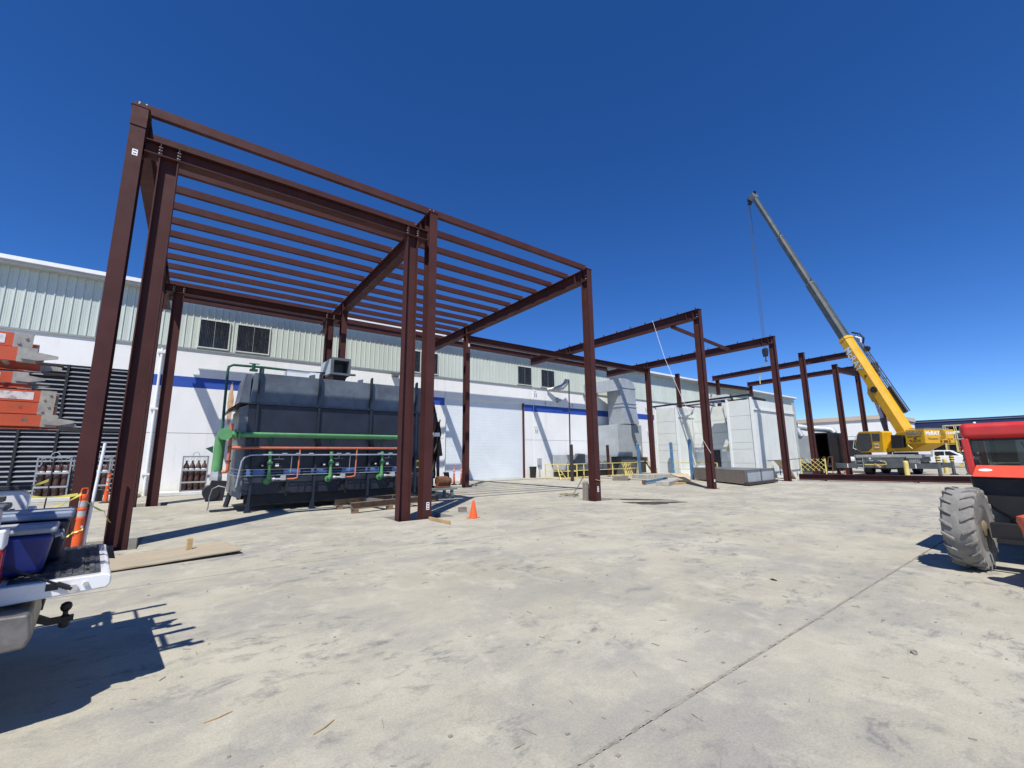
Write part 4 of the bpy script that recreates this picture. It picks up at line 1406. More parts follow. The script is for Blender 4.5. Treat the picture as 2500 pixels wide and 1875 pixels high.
# white pole leaning at the first column, caution tape
o = MB()
o.cyl((-1.40, 10.92, 0), (-1.31, 10.98, 1.97), .024, 10)
tag(o.build('white_pole', 'pvc', None, smooth=True), 'thin white plastic pole leaning beside the first column', 'pole')
def tape(pts, label, w=.05, sag=.05):
    mb = MB()
    P = [Vector(p) for p in pts]
    vs = []
    for a, b in zip(P[:-1], P[1:]):
        n = 10
        for k in range(n+1):
            t = k/n
            p = a.lerp(b, t) - Vector((0, 0, sag*4*t*(1-t)))
            tw = .5+.5*math.sin(k*.9+a.x*3)
            vs.append((p+Vector((0, .012*tw, w/2*(.35+.65*tw))), p-Vector((0, .012*tw, w/2*(.35+.65*tw)))))
    for q in vs:
        mb.add(q, [])
    for i in range(len(vs)-1):
        mb.f.append((2*i, 2*i+1, 2*i+3, 2*i+2)); mb.mi.append(0)
    so_ = mb.build('caution_tape', 'tape_yellow')
    m_ = so_.modifiers.new('thick', 'SOLIDIFY')
    m_.thickness = .0015
    return tag(so_, label, 'tape')
tape([(-2.33, 10.4, 1.14), (-1.55, 10.83, 1.06)], 'yellow caution tape strung from the left stake to the delineator top')
tape([(-2.33, 10.4, 1.16), (-1.95, 10.9, 1.32)], 'yellow caution tape running up from the left stake to the cylinder rack', .05, .02)
tape([(-1.50, 10.8, 1.07), (-1.95, 10.5, .76)], 'yellow caution tape running down from the delineator to the coolers', .05, .02)
tape([(-1.44, 10.82, .96), (-1.2, 11.1, .72), (-1.1, 11.2, .5)], 'faded caution tape drooping from the delineator to the second column', .035, .03)
tape([(-1.41, 10.80, .46), (-1.53, 10.79, .42), (-1.62, 10.9, .34)], 'knotted yellow tape wrapped round the middle of the delineator', .035, .01)
for x, y, h, lb_ in ((-2.35, 10.42, 1.75, 'thin dark stake at the left edge holding the caution tape'), (-1.96, 10.8, 1.7, 'thin dark stake standing between the coolers and the cylinder rack')):
    tag(MB().cyl((x, y, 0), (x+.06, y, h), .011, 6).build('stake', 'black'), lb_, 'stake')
# ================================================================ lumber and sheet goods
py = thing('plywood_sheet', 'weathered plywood sheet lying flat beside the second column and tailgate', 'plywood', (-.42, 9.62, .03), R(9))
b = MB()
nx = 14
xs = [-1.22+2.44*k/nx for k in range(nx+1)]
def zc(x): return .012*math.sin(x*1.7)+.016*(x/1.22)**2
for y in (-.60, .60):
    for zz in (0, .019):
        b.add([(x, y+.004*math.sin(x*23+y), zc(x)+zz) for x in xs], [])
n1 = nx+1
for i in range(nx):
    b.f += [(i, i+1, 2*n1+i+1, 2*n1+i), (n1+i, 3*n1+i, 3*n1+i+1, n1+i+1), (i, n1+i, n1+i+1, i+1), (2*n1+i, 2*n1+i+1, 3*n1+i+1, 3*n1+i)]
    b.mi += [0]*4
b.f += [(0, 2*n1, 3*n1, n1), (nx, n1+nx, 3*n1+nx, 2*n1+nx)]
b.mi += [0, 0]
b.build('sheet', 'plywood', py)
MB().box(-1.0, 1.0, -.45, -.41, -.03, -.004).box(-1.0, 1.0, .41, .45, -.03, -.004).build('batten', 'grey_wood', py)
o = MB()
o.bar((0, 0, 0), (0, 0, .0), .1, .1) if False else None
o.box(-.045, .045, -.019, .019, 0, .20)
w_ = o.build('wood_offcut', 'lumber', None, bevel=.003)
w_.location = (.12, 9.88, .055); w_.rotation_euler = (R(-14), R(8), R(25))
tag(w_, 'short lumber offcut standing on the plywood sheet', 'lumber')
o = MB().bar((5.25, 10.78, .045), (5.32, 9.75, .045), .04, .09)
tag(o.build('lumber_plank', 'lumber', None, bevel=.004), 'short yellowish lumber plank on edge at the foot of the second column pair', 'lumber')
o = wthing('concrete_block', 'small dark hollow masonry block left of the orange cone', 'block', (6.8, 11.7, 0))
MB().box(6.70, 6.93, 11.66, 11.69, 0, .14).box(6.70, 6.93, 11.77, 11.80, 0, .14).box(6.70, 6.73, 11.69, 11.77, 0, .14).box(6.80, 6.83, 11.69, 11.77, 0, .14).build('shell', 'grey_wood', o)
for x, y, l, a, lb_ in ((6.45, 12.0, .12, .3, 'scrap'), ):
    tag(MB().box(x-.1, x+.05, y, y+.03, 0, .02).build('wood_scrap', 'grey_wood'), 'tiny flat wood scrap beside the masonry block', 'scrap')
# broken concrete rims round the pits
def rubble(x0, x1, y0, y1, label, n=46):
    mb = MB()
    for k in range(n):
        x, y = random.uniform(x0, x1), random.uniform(y0, y1)
        s = random.uniform(.02, .085)
        b0 = bmesh.new()
        bmesh.ops.create_icosphere(b0, subdivisions=1, radius=s)
        mb.add([(v.co.x*random.uniform(.7, 1.3)+x, v.co.y*random.uniform(.7, 1.3)+y, v.co.z*random.uniform(.5, .8)-.295+s*.55) for v in b0.verts], [tuple(v.index for v in f.verts) for f in b0.faces])
        b0.free()
    o = mb.build('rubble', 'broken_concrete')
    o['kind'] = 'stuff'
    return tag(o, label, 'rubble')
rubble(-2.2, -.7, 11.5, 12.5, 'broken concrete rubble in the pit of the first column pair')
rubble(4.55, 6.1, 11.4, 12.1, 'broken concrete rubble in the pit of the second column pair')
def slab_block(x0, x1, y0, y1, z1, label, rz=0):
    o = MB().box(-(x1-x0)/2, (x1-x0)/2, -(y1-y0)/2, (y1-y0)/2, 0, z1).build('concrete_chunk', 'broken_concrete', None, bevel=.02, seg=2, loc=((x0+x1)/2, (y0+y1)/2, 0), rz=rz)
    return tag(o, label, 'concrete')
slab_block(13.05, 13.6, 20.75, 21.2, .12, 'small white concrete block right of the rear column by the door')
slab_block(26.0, 30.2, 18.9, 20.2, .28, 'long low concrete footing in front of the left booth block', R(-4))
slab_block(20.6, 23.2, 14.3, 15.0, .22, 'broken concrete slab piece lying right of the pallets', R(22))
slab_block(12.6, 13.3, 20.55, 20.7, .05, 'thin concrete edge piece at the rear column foot')
# old timber post tied to the third column, rope coil
tp = wthing('timber_post', 'short weathered timber post standing against the third front column', 'post', (12.05, 11.58, 0))
MB().prism([(-.09, 0), (.09, 0), (.10, .78), (.02, .92), (-.07, .86)], -.09, .09, o=(12.07, 11.60, -.2)).build('timber', 'grey_wood', tp, bevel=.01)
MB().box(12.12, 12.14, 11.49, 11.52, .05, .6).build('dark_strip', 'black', tp)
rp = MB()
pts = []
for k in range(90):
    t = k/90*2*math.pi*4
    rr = .20+.16*k/90+.05*math.sin(k*.31)
    pts.append((12.75+.62*rr*2*math.cos(t)+.18*math.sin(k*.07), 13.2+rr*math.sin(t)*.9, 0.018+.0012*k))
pts += [(12.5, 12.7, .12), (12.25, 12.1, .55), (12.1, 11.72, .86), (12.05, 11.62, .95)]
rp.tube(pts, .016, 5)
tag(rp.build('rope_coil', 'rope', None, smooth=True), 'tan rope coiled on the ground and tied to the timber post', 'rope')
tag(MB().tube([(12.20, 11.19, .77), (12.5, 11.19, .71), (12.53, 11.3, .70)], .014, 5).build('orange_strap', 'lumber'), 'orange strap tied across the foot of the third front column', 'strap')
# white tag line from the far rafter to its column
tag(MB().tube([(20.55, 13.99, 9.28), (20.45, 13.3, 6.9), (20.4, 12.58, 5.0), (20.42, 11.75, 2.9), (20.50, 11.17, 1.72)], .008, 5).build('tag_line', 'white_rope', None, smooth=True), 'thin white rope hanging from a rafter and tied to the fourth front column', 'rope')
# mud spill
def blob(pts, z, name, mtl, label, cat, h=.02):
    mb = MB()
    c = Vector((sum(p[0] for p in pts)/len(pts), sum(p[1] for p in pts)/len(pts), z+h))
    n = len(pts)
    mb.add([c]+[(c.x+(p[0]-c.x)*.6+random.uniform(-.03, .03), c.y+(p[1]-c.y)*.6+random.uniform(-.03, .03), z+h*random.uniform(.4, 1)) for p in pts]+[(p[0], p[1], z) for p in pts],
           [(0, 1+i, 1+(i+1) % n) for i in range(n)]+[(1+i, 1+n+i, 1+n+(i+1) % n, 1+(i+1) % n) for i in range(n)])
    o = mb.build(name, mtl, None, smooth=True)
    o['kind'] = 'stuff'
    return tag(o, label, cat)
def ragged(cx, cy, rx, ry, ang, n=40, rough=.35):
    out = []
    for k in range(n):
        t = 2*math.pi*k/n
        r = 1+rough*(random.random()-.5)+.25*math.sin(3*t+cx)
        x, y = rx*r*math.cos(t), ry*r*math.sin(t)
        out.append((cx+x*math.cos(ang)-y*math.sin(ang), cy+x*math.sin(ang)+y*math.cos(ang)))
    return out
blob(ragged(13.75, 10.35, 1.0, .22, R(-52)), .003, 'mud_streak', 'mud', 'dark mud streak on the concrete right of the third column', 'mud')
blob(ragged(13.2, 9.45, 1.0, .45, R(-33)), .003, 'mud_patch', 'mud', 'wet dark mud patch on the concrete right of the third column', 'mud')
# pallets
def pallet(x, y, z, rz, label):
    t = thing('wooden_pallet', label, 'pallet', (x, y, z), rz, 'pallets by the guard rail')
    for k in range(6):
        MB().box(-.6, .6, -.5+.185*k, -.5+.185*k+.10, .105, .125).build('deck_board', 'grey_wood', t)
    for k in range(3):
        MB().box(-.58+.54*k, -.50+.54*k, -.5, .525, .02, .104).build('stringer', 'grey_wood', t)
    for k in range(3):
        MB().box(-.6, .6, -.5+.45*k, -.4+.45*k, 0, .019).build('bottom_board', 'grey_wood', t)
pallet(23.5, 19.2, 0, R(30), 'grey wooden pallet lying on the ground near the yellow guard rail')
pallet(23.9, 19.6, .128, R(38), 'brown wooden pallet stacked askew on the grey pallet')
# blue pipe and board stack near the booth
o = wthing('steel_tube', 'long square steel tube with blue paint lying near the concrete footing', 'tube', (22.5, 16, 0))
MB().bar((20.75, 15.4, .14), (25.2, 16.9, .14), .15, .15).build('tube', 'post_blue', o)
MB().bar((20.70, 15.38, .14), (20.80, 15.42, .14), .18, .2).build('end_plate', 'rust', o)
o = MB()
o.add([(21.7, 12.4, .02), (23.1, 13.9, .03), (26.2, 15.9, .42), (25.6, 16.9, .40)], [(0, 1, 2, 3)])
s_ = o.build('plywood_ramp', 'osb', None)
s_.modifiers.new('t', 'SOLIDIFY').thickness = .03
tag(s_, 'tan plywood sheet propped like a ramp against the concrete footing', 'plywood')
tag(MB().box(22.0, 22.9, 14.1, 14.3, 0, .12).build('wood_beam', 'lumber', None, rz=0), 'short timber beam beside the plywood ramp', 'lumber')
# big wooden crate tray with galvanised panels, in front of the booth
cr = wthing('plywood_crate', 'long low plywood crate on dark skids in front of the booth', 'crate', (25.5, 13, 0))
A_, B_, C_ = Vector((23.7, 11.1, 0)), Vector((27.0, 16.0, 0)), Vector((27.6, 11.35, 0))
b = MB()
for p, q, m_ in ((A_, B_, 0), ):
    b.bar(Vector((p.x, p.y, .45)), Vector((q.x, q.y, .45)), .05, .74)
b.build('side_panel', 'grey_wood', cr)
MB().bar((A_.x, A_.y, .47), (C_.x, C_.y, .50), .05, .62).build('end_panel', 'galv', cr)
MB().bar((A_.x-.1, A_.y-.05, .12), (C_.x+.2, C_.y-.02, .12), .25, .14).build('skid', 'dark_steel', cr)
MB().bar((C_.x, C_.y, .45), (29.0, 15.6, .45), .05, .74).build('side_panel', 'galv', cr)
MB().bar((B_.x, B_.y, .45), (29.0, 15.6, .45), .05, .74).build('end_panel', 'grey_wood', cr)
MB().add([(A_.x, A_.y, .80), (C_.x, C_.y, .80), (29.0, 15.6, .80), (B_.x, B_.y, .80)], [(0, 1, 2, 3)]).build('lid', 'galv_dark', cr)
for t in (0, .5, 1):
    p = A_.lerp(C_, t)
    MB().box(p.x-.04, p.x+.04, p.y-.07, p.y-.03, .15, .83).build('batten', 'galv_dark', cr)
MB().bar((A_.x, A_.y-.04, .80), (C_.x, C_.y-.04, .82), .06, .05).build('rim', 'galv_dark', cr)
# trash can by the door
tr = wthing('trash_can', 'black trash can against the wall right of the rolling door', 'trash can', (21.6, 26.3, 0))
MB().lathe([(.22, 0), (.28, .8), (.30, .82), (.30, .86), (.26, .86)], (21.6, 26.3, 0), n=16).build('can', 'black', tr, smooth=True)
# bits of debris on the slab
def twig(x, y, l, a, r=.004):
    o = MB().tube([(x, y, r), (x+l*.5*math.cos(a), y+l*.5*math.sin(a), r*1.5), (x+l*math.cos(a+.15), y+l*math.sin(a+.15), r)], r, 4)
    return o
dm = MB()
for k in range(260):
    d = random.uniform(1.6, 12)
    an = R(random.uniform(-12, 86))
    x, y = d*math.sin(an), d*math.cos(an)
    a, l = random.uniform(0, 6.28), random.uniform(.02, .10)
    if random.random() < .45:
        dm.bar((x, y, .004), (x+l*math.cos(a), y+l*math.sin(a), .004), .004, .005)
    else:
        s = random.uniform(.004, .011)
        dm.box(x-s, x+s*1.4, y-s, y+s, .0005, s*.9)
o = dm.build('grit', 'gravel')
o['kind'] = 'stuff'
tag(o, 'scattered straw bits and small stones on the concrete', 'grit')
for (x, y, l, a, lb_) in ((.22, 3.6, .16, .1, 'thin curved twig on the concrete near the bottom left of the yard'), (.75, 3.05, .16, .35, 'bent brown twig on the concrete in the lower left foreground')):
    tag(twig(x, y, l, a).build('twig', 'lumber'), lb_, 'twig')
lf = MB()
lf.add([(-.05, 0, .004), (-.01, .022, .014), (.045, .012, .008), (.06, 0, .004), (.03, -.02, .015), (-.02, -.024, .008)], [(0, 1, 2, 3, 4, 5)])
lo = lf.build('dry_leaf', 'grey_wood', None, loc=(5.0, 1.12, 0), rz=R(20))
tag(lo, 'single dry brown leaf lying on the concrete in the right foreground', 'leaf')
lo2 = lf.build('bark_chip', 'black', None, loc=(6.35, 2.75, 0), rz=R(80))
tag(lo2, 'small black bark chip on the concrete above the long joint', 'chip')
# ================================================================ wheels helper
def wheel(parent, c, r, w, axis=(0, 1, 0), name='wheel', n=28, tm='rubber', rm='chrome'):
    ax = Vector(axis).normalized()
    t = MB().lathe([(r*.62, -w/2), (r*.86, -w/2), (r*.97, -w*.42), (r, -w*.25), (r, w*.25), (r*.97, w*.42), (r*.86, w/2), (r*.62, w/2), (r*.58, w*.3), (r*.58, -w*.3), (r*.62, -w/2)], c, ax, n)
    o = t.build(name, tm, parent, smooth=True)
    MB().lathe([(.02, -w*.30), (r*.25, -w*.33), (r*.55, -w*.22), (r*.61, -w*.45), (r*.61, w*.45), (r*.55, w*.22), (r*.25, w*.33), (.02, w*.30)], c, ax, n).build('rim', rm, o, smooth=True)
    return o

# ================================================================ white pickup, tailgate down, at the left edge
TO, TA = Vector((-1.03, 4.98, 0)), R(187.5)
pk = thing('pickup_truck', 'white work pickup at the left edge with its tailgate lowered', 'pickup truck', TO, TA)
def tl(x, y, z=0):
    c, s = math.cos(TA), math.sin(TA)
    return Vector((TO.x+x*c-y*s, TO.y+x*s+y*c, z))
# bed
b = MB()
b.box(0, 2.0, -.80, .80, .80, .86)
b.build('bed_floor', 'bedliner', pk)
for s in (-1, 1):
    prof = [(0, .58), (.75, .58), (.80, .80), (.95, .98), (1.2, 1.04), (1.45, .98), (1.6, .8), (1.66, .58), (2.02, .58), (2.02, 1.36), (1.95, 1.40), (.05, 1.40), (0, 1.34)]
    b = MB()
    b.prism(prof, s*.80, s*1.0)
    side = b.build('bed_side', 'truck_white', pk, bevel=.02, seg=2)
    MB().box(.0, 2.0, s*.78 if s > 0 else -.93, s*.93 if s > 0 else -.78, 1.402, 1.43).build('rail_cap', 'truck_trim', side)
    MB().box(-.045, .02, s*.84 if s > 0 else -1.005, 1.005*s if s > 0 else -.84, .90, 1.12).build('tail_light', 'tail_red', side, bevel=.015, seg=2)
    MB().box(-.046, .02, s*.84 if s > 0 else -1.005, 1.005*s if s > 0 else -.84, 1.123, 1.24).build('reverse_light', 'letter_white', side, bevel=.015, seg=2)
    wheel(pk, (1.2, s*.86, .41), .41, .28)
    wheel(pk, (4.75, s*.86, .41), .41, .28)
b = MB()
b.box(2.0, 2.05, -.98, .98, .58, 1.40)
b.build('bed_front', 'truck_white', pk)
# tailgate: shell, ribbed inner skin, side latch holes
b = MB()
b.prism([(-.56, .79), (-.54, .765), (-.04, .745), (-.02, .76), (-.02, .86), (-.53, .862), (-.56, .845)], -.765, .765)
tg = b.build('tailgate', 'truck_white', pk, bevel=.012, seg=2)
b = MB()
b.box(-.50, -.06, -.70, .70, .862, .868)
for k in range(7):
    x = -.47+.058*k
    b.box(x, x+.026, -.68, .68, .868, .876)
b.build('tailgate_liner', 'bedliner', tg)
for k in range(9):
    y = -.56+.14*k
    for x in (-.43, -.31, -.19):
        MB().box(x-.008, x+.008, y-.02, y+.02, .8765, .879).build('liner_slot', 'black', tg)
MB().box(-.30, -.24, .7655, .7675, .80, .845).build('latch_hole', 'black', tg)
MB().cyl((-.18-.25, .765, .815), (-.18-.25, .785, .815), .014, 10).build('striker_bolt', 'chrome', tg)
MB().box(-.40, -.565, -.1, .1, .79, .82).build('handle', 'truck_trim', tg)
MB().prism([(-.55, .85), (-.60, .84), (-.62, .76), (-.56, .77)], -.70, -.45).build('torn_trim', 'truck_trim', tg)
b = MB()
b.tube([(-.36, .78, .80), (-.30, .785, .835), (-.06, .80, .985), (.06, .81, 1.06)], .008, 6)
b.tube([(-.365, .78, .797), (-.29, .784, .842)], .016, 8)
cb = b.build('tailgate_cable', 'black', pk, smooth=True)
MB().cyl((-.37, .766, .796), (-.37, .792, .796), .026, 12).build('cable_end', 'chrome', cb, smooth=True)
# bumper and hitch
b = MB()
b.prism([(-.20, .52), (-.22, .58), (-.20, .72), (-.02, .73), (-.02, .52)], -.97, .97)
bu = b.build('bumper', 'bumper', pk, bevel=.02, seg=2)
MB().box(-.215, -.03, -.4, .4, .727, .742).build('step_pad', 'truck_trim', bu)
MB().box(-.226, -.20, -.16, .16, .55, .68).build('plate_recess', 'truck_trim', bu)
b = MB()
b.box(-.20, .10, -.045, .045, .42, .51)
hi = b.build('hitch_receiver', 'black', pk)
b = MB()
b.prism([(-.10, .435), (-.10, .485), (-.20, .485), (-.27, .44), (-.40, .44), (-.40, .405), (-.26, .40), (-.19, .435)], -.03, .03)
b.build('ball_mount', 'black', hi)
MB().lathe([(.02, .36), (.032, .37), (.032, .405), (.032, .44), (.026, .445), (.016, .455), (.016, .475), (.03, .49), (.036, .51), (.03, .535), (.015, .545)], (-.35, 0, 0), n=16).build('hitch_ball', 'black', hi, smooth=True)
# cab and front (out of frame, but it stands there and shades the ground)
b = MB()
b.prism([(2.06, .58), (5.65, .55), (5.72, .85), (5.62, 1.16), (4.45, 1.24), (3.95, 1.30), (2.06, 1.30)], -.99, .99)
b.build('cab_body', 'truck_white', pk, bevel=.04, seg=2)
b = MB()
b.prism([(2.08, 1.30), (2.12, 1.86), (2.5, 1.93), (3.2, 1.92), (3.55, 1.82), (4.15, 1.29)], -.86, .86)
b.build('cab_roof', 'truck_white', pk, bevel=.05, seg=2)
MB().box(2.25, 3.5, -.875, -.862, 1.36, 1.8).box(2.25, 3.5, .862, .875, 1.36, 1.8).build('side_glass', 'cab_glass', pk)
MB().box(2.06, 2.085, -.7, .7, 1.45, 1.8).build('rear_glass', 'cab_glass', pk)
# ladder rack: four posts, rails and cross bars
rk = MB()
rackp = thing('ladder_rack', 'grey steel ladder rack over the bed of the near white pickup', 'ladder rack', TO, TA)
for x in (.32, 1.7):
    for y in (-.84, .84):
        MB().bar((x, y, 1.43), (x, y*.96, 1.97), .05, .05).build('post', 'galv', rackp)
    MB().bar((x, -.9, 1.985), (x, .9, 1.985), .05, .05).build('cross_bar', 'galv', rackp)
for y in (-.84, .84):
    MB().bar((.25, y*.98, 1.96), (3.6, y*.98, 1.96), .045, .045).build('side_rail', 'galv', rackp)
# ladders
def ladder(label, x0, yc, z, length, half=.21, levels=2):
    t = thing('extension_ladder', label, 'ladder', TO, TA, 'ladders on the pickup rack')
    for lv_ in range(levels):
        zz = z+lv_*.098
        hw = half-.035*lv_
        dx = -.0 if lv_ == 0 else .03
        for s in (-1, 1):
            rl = MB().chan((x0+dx, yc+s*hw, zz), (x0+length-dx*6, yc+s*hw, zz), .088, .032, .004, (0, 0, 1), (0, -s, 0))
            ro = rl.build('rail', 'ladder_orange', t)
            # aluminium end cap plates with rivets
            cp = MB().chan((x0+dx-.012, yc+s*(hw+.004), zz), (x0+dx+.075, yc+s*(hw+.004), zz), .096, .04, .004, (0, 0, 1), (0, -s, 0))
            cpo = cp.build('end_cap', 'alu', ro)
            for rx, rz_ in ((.02, .02), (.05, -.02)):
                MB().cyl((x0+dx+rx, yc+s*(hw+.004), zz+rz_), (x0+dx+rx, yc+s*(hw+.012), zz+rz_), .009, 8).build('rivet', 'alu', cpo)
            if lv_ == 0:
                MB().prism([(x0-.11, -.012), (x0-.02, -.035), (x0+.05, -.03), (x0+.05, .025), (x0-.02, .02), (x0-.11, .006)], yc+s*(hw+.01), yc+s*(hw+.018), o=(0, 0, zz)).build('swivel_foot', 'alu', ro)
                MB().box(x0-.14, x0-.02, yc+s*hw-.035, yc+s*hw+.035, zz-.055, zz-.045).build('foot_pad', 'tyre_black', ro)
            if s == 1 and lv_ == levels-1:
                MB().box(x0+.14, x0+.55, yc+hw+.0005, yc+hw+.002, zz-.030, zz+.030).build('warning_sticker', 'sticker', ro)
        n = int(length/.305)
        for k in range(n):
            xx = x0+dx+.16+.305*k
            MB().cyl((xx, yc-hw, zz), (xx, yc+hw, zz), .016, 8).build('rung', 'alu', t)
    MB().box(x0+.62, x0+.68, yc+half-.03, yc+half+.02, z-.07, z-.046).build('rung_lock', 'alu', t)
    return t
ladder('orange fibreglass extension ladder with grey feet lying on the pickup rack', -.12, -.12, 1.962, 6.0, .23, 3)
ladder('third orange ladder lying behind and above the others on the rack', .10, -.42, 2.33, 5.0, .20, 1)
ladder('second orange ladder stacked higher on the near side of the pickup rack', -.02, .70, 2.335, 5.5, .23)
MB().box(.3, .36, .4, 1.0, 2.0, 2.28).build('ladder_stop', 'alu', rackp)
# coolers and bin on the tailgate
def cooler(label, x0, x1, y0, y1, z0, z1, bm_, lm, lidh, handle=True):
    t = thing('cooler', label, 'cooler', TO, TA, 'coolers on the tailgate')
    tx, ty = .035, .03
    b = MB()
    b.add([(x0+tx, y0+ty, z0), (x1-tx, y0+ty, z0), (x1-tx, y1-ty, z0), (x0+tx, y1-ty, z0), (x0, y0, z1), (x1, y0, z1), (x1, y1, z1), (x0, y1, z1)],
          [(3, 2, 1, 0), (4, 5, 6, 7), (0, 1, 5, 4), (1, 2, 6, 5), (2, 3, 7, 6), (3, 0, 4, 7)])
    b.build('body', bm_, t, bevel=.035, seg=3)
    b = MB()
    b.box(x0-.012, x1+.012, y0-.012, y1+.012, z1+.002, z1+lidh)
    b.build('lid', lm, t, bevel=.02, seg=3)
    if handle:
        MB().tube([(x0-.002, y0+.06, z1-.03), (x0-.03, y0+.07, z1-.02), (x0-.04, (y0+y1)/2, z1-.06), (x0-.03, y1-.07, z1-.02), (x0-.002, y1-.06, z1-.03)], .011, 8).build('handle', lm, t, smooth=True)
        MB().box(x0-.012, x0+.004, y0+.03, y0+.09, z1-.05, z1-.01).build('hinge', lm, t)
    return t
cooler('bright blue cooler with grey lid at the near side of the tailgate', -.235, .42, .18, .57, .878, 1.15, 'cooler_blue', 'cooler_lid', .045)
cooler('large navy cooler with dusty blue lid behind the bright blue cooler', -.30, .62, -.32, .13, .878, 1.20, 'cooler_navy', 'cooler_lid_blue', .06, False)
tb_ = thing('storage_bin', 'grey plastic storage bin with black latch behind the coolers', 'bin', TO, TA)
MB().box(.12, .72, -.75, -.40, .862, 1.24).build('body', 'bin_grey', tb_, bevel=.03, seg=2)
MB().box(.09, .75, -.78, -.37, 1.242, 1.30).build('lid', 'bin_grey', tb_, bevel=.02, seg=2)
MB().lathe([(.028, 0), (.042, .02), (.042, .05), (.025, .07)], (.06, -.42, 1.17), (-1, 0, 0), 14).build('latch_knob', 'black', tb_, smooth=True)
MB().box(.062, .088, -.62, -.52, 1.19, 1.25).build('latch', 'black', tb_)

# ================================================================ red rough terrain machine at the right edge
tm = wthing('telehandler', 'red and black rough terrain machine with big lugged tyre at the right edge', 'telehandler', (10.2, .2, 0))
def lug_tyre(parent, c, r, w, yaw, first=True):
    c = Vector(c)
    ax = Vector((-math.sin(yaw), math.cos(yaw), 0))
    rr = r-.034
    t = MB().lathe([(r*.55, -w*.45), (r*.62, -w*.5), (rr*.93, -w*.5), (rr, -w*.40), (rr*1.015, 0), (rr, w*.40), (rr*.93, w*.5), (r*.62, w*.5), (r*.55, w*.45), (r*.55, -w*.45)], c, ax, 48)
    o = t.build('wheel', 'tyre', parent, smooth=True)
    fx = ax.cross(Vector((0, 0, 1)))
    n = 20
    for k in range(n):
        for s in (-1, 1):
            a = 2*math.pi*(k+(.5 if s > 0 else 0))/n
            vs = []
            for (u, da, tap) in ((.13, .07, .985), (.32, .0, 1.0), (.50, -.085, .97), (.515, -.10, .86)):
                for dd in (-.05, .05):
                    for hh in (0, 1):
                        aa = a+da+dd*(1 if hh == 0 else .68)
                        R_ = (rr-.012 if hh == 0 else r)*tap
                        vs.append(c+ax*(s*u*w)+fx*(R_*math.cos(aa))+Vector((0, 0, R_*math.sin(aa))))
            fs = []
            for i in range(3):
                p, q = i*4, i*4+4
                fs += [(p+1, p+3, q+3, q+1), (p, p+1, q+1, q), (p+2, q+2, q+3, p+3)]
            fs += [(0, 2, 3, 1), (12, 13, 15, 14)]
            MB().add(vs, fs).build('tread_lug', 'tyre', o, smooth=False, bevel=.006)
    MB().lathe([(.05, -.34*w), (r*.30, -.34*w), (r*.32, -.1*w), (r*.52, -.02*w), (r*.56, -.46*w), (r*.585, -.46*w), (r*.585, .44*w), (r*.52, .44*w), (r*.50, .1*w), (.05, .1*w)], c, ax, 32).build('rim', 'hub', o, smooth=True)
    MB().lathe([(.11, -.34*w), (.11, -.48*w), (.08, -.52*w), (.0, -.52*w)], c, ax, 16).build('hub', 'hub', o, smooth=True)
    return o
lug_tyre(tm, (9.2, 1.22, .575), .575, .345, R(-5))
for c_ in ((9.2, -1.1, .575), (12.4, 1.21, .575), (12.4, -1.1, .575)):
    wheel(tm, c_, .575, .40, (0, 1, 0), 'wheel', 32, 'tyre', 'hub')
MB().bar((9.25, 1.0, .56), (9.25, -1.0, .52), .22, .2).build('axle', 'black', tm)
MB().bar((9.05, .95, .44), (9.05, -.9, .44), .05, .05).build('tie_rod', 'black', tm)
# black front hull with curved lower edge
b = MB()
b.prism([(1.19, 1.30), (-1.1, 1.30), (-1.1, .62), (.80, .62), (1.02, .80), (1.16, 1.02)], 9.72, 12.8, ux=(0, 1, 0), uy=(0, 0, 1), ud=(1, 0, 0))
b.build('hull', 'black', tm, bevel=.06, seg=3)
b = MB()
b.box(9.9, 13, -.6, .75, .35, .62)
b.build('chassis', 'black', tm, bevel=.02)
# cab: pillars, roof, glass
YL_, YR_ = 1.20, -.6
zg0, zg1 = 1.38, 1.845
for (x, y) in ((9.86, YL_), (11.4, YL_), (9.86, YR_), (11.4, YR_)):
    s = 1 if y > 0 else -1
    MB().bar((x, y-.045*s+.05*s*0, 1.30), (x, y-.045*s+.02*s, zg1+.02), .085, .085).build('pillar', 'machine_red', tm, bevel=.018, seg=2)
b = MB()
b.box(9.80, 11.5, YR_-.02, YL_+.02, zg1+.005, 2.10)
b.build('cab_roof', 'machine_red', tm, bevel=.085, seg=5)
MB().add([(9.87, YL_-.09, zg0), (9.87, YR_+.09, zg0), (9.87, YR_+.09, zg1), (9.87, YL_-.09, zg1)], [(0, 1, 2, 3)]).build('windscreen', 'clear_glass', tm)
MB().add([(11.41, YL_-.09, zg0), (11.41, YR_+.09, zg0), (11.41, YR_+.09, zg1), (11.41, YL_-.09, zg1)], [(0, 1, 2, 3)]).build('rear_window', 'clear_glass', tm)
MB().add([(9.92, YL_-.03, zg0), (11.35, YL_-.03, zg0), (11.35, YL_-.03, zg1), (9.92, YL_-.03, zg1)], [(0, 1, 2, 3)]).build('side_window', 'clear_glass', tm)
MB().bar((9.865, YL_-.08, zg1-.008), (9.865, YR_, zg1-.008), .02, .03).build('window_seal', 'black', tm)
MB().bar((9.862, .52, zg0+.02), (9.862, .60, zg1-.05), .012, .014, (1, 0, 0)).build('wiper', 'black', tm)
MB().box(9.84, 9.95, YR_, YL_-.02, 1.302, zg0-.002).build('cab_sill', 'machine_red', tm, bevel=.01)
b = MB()
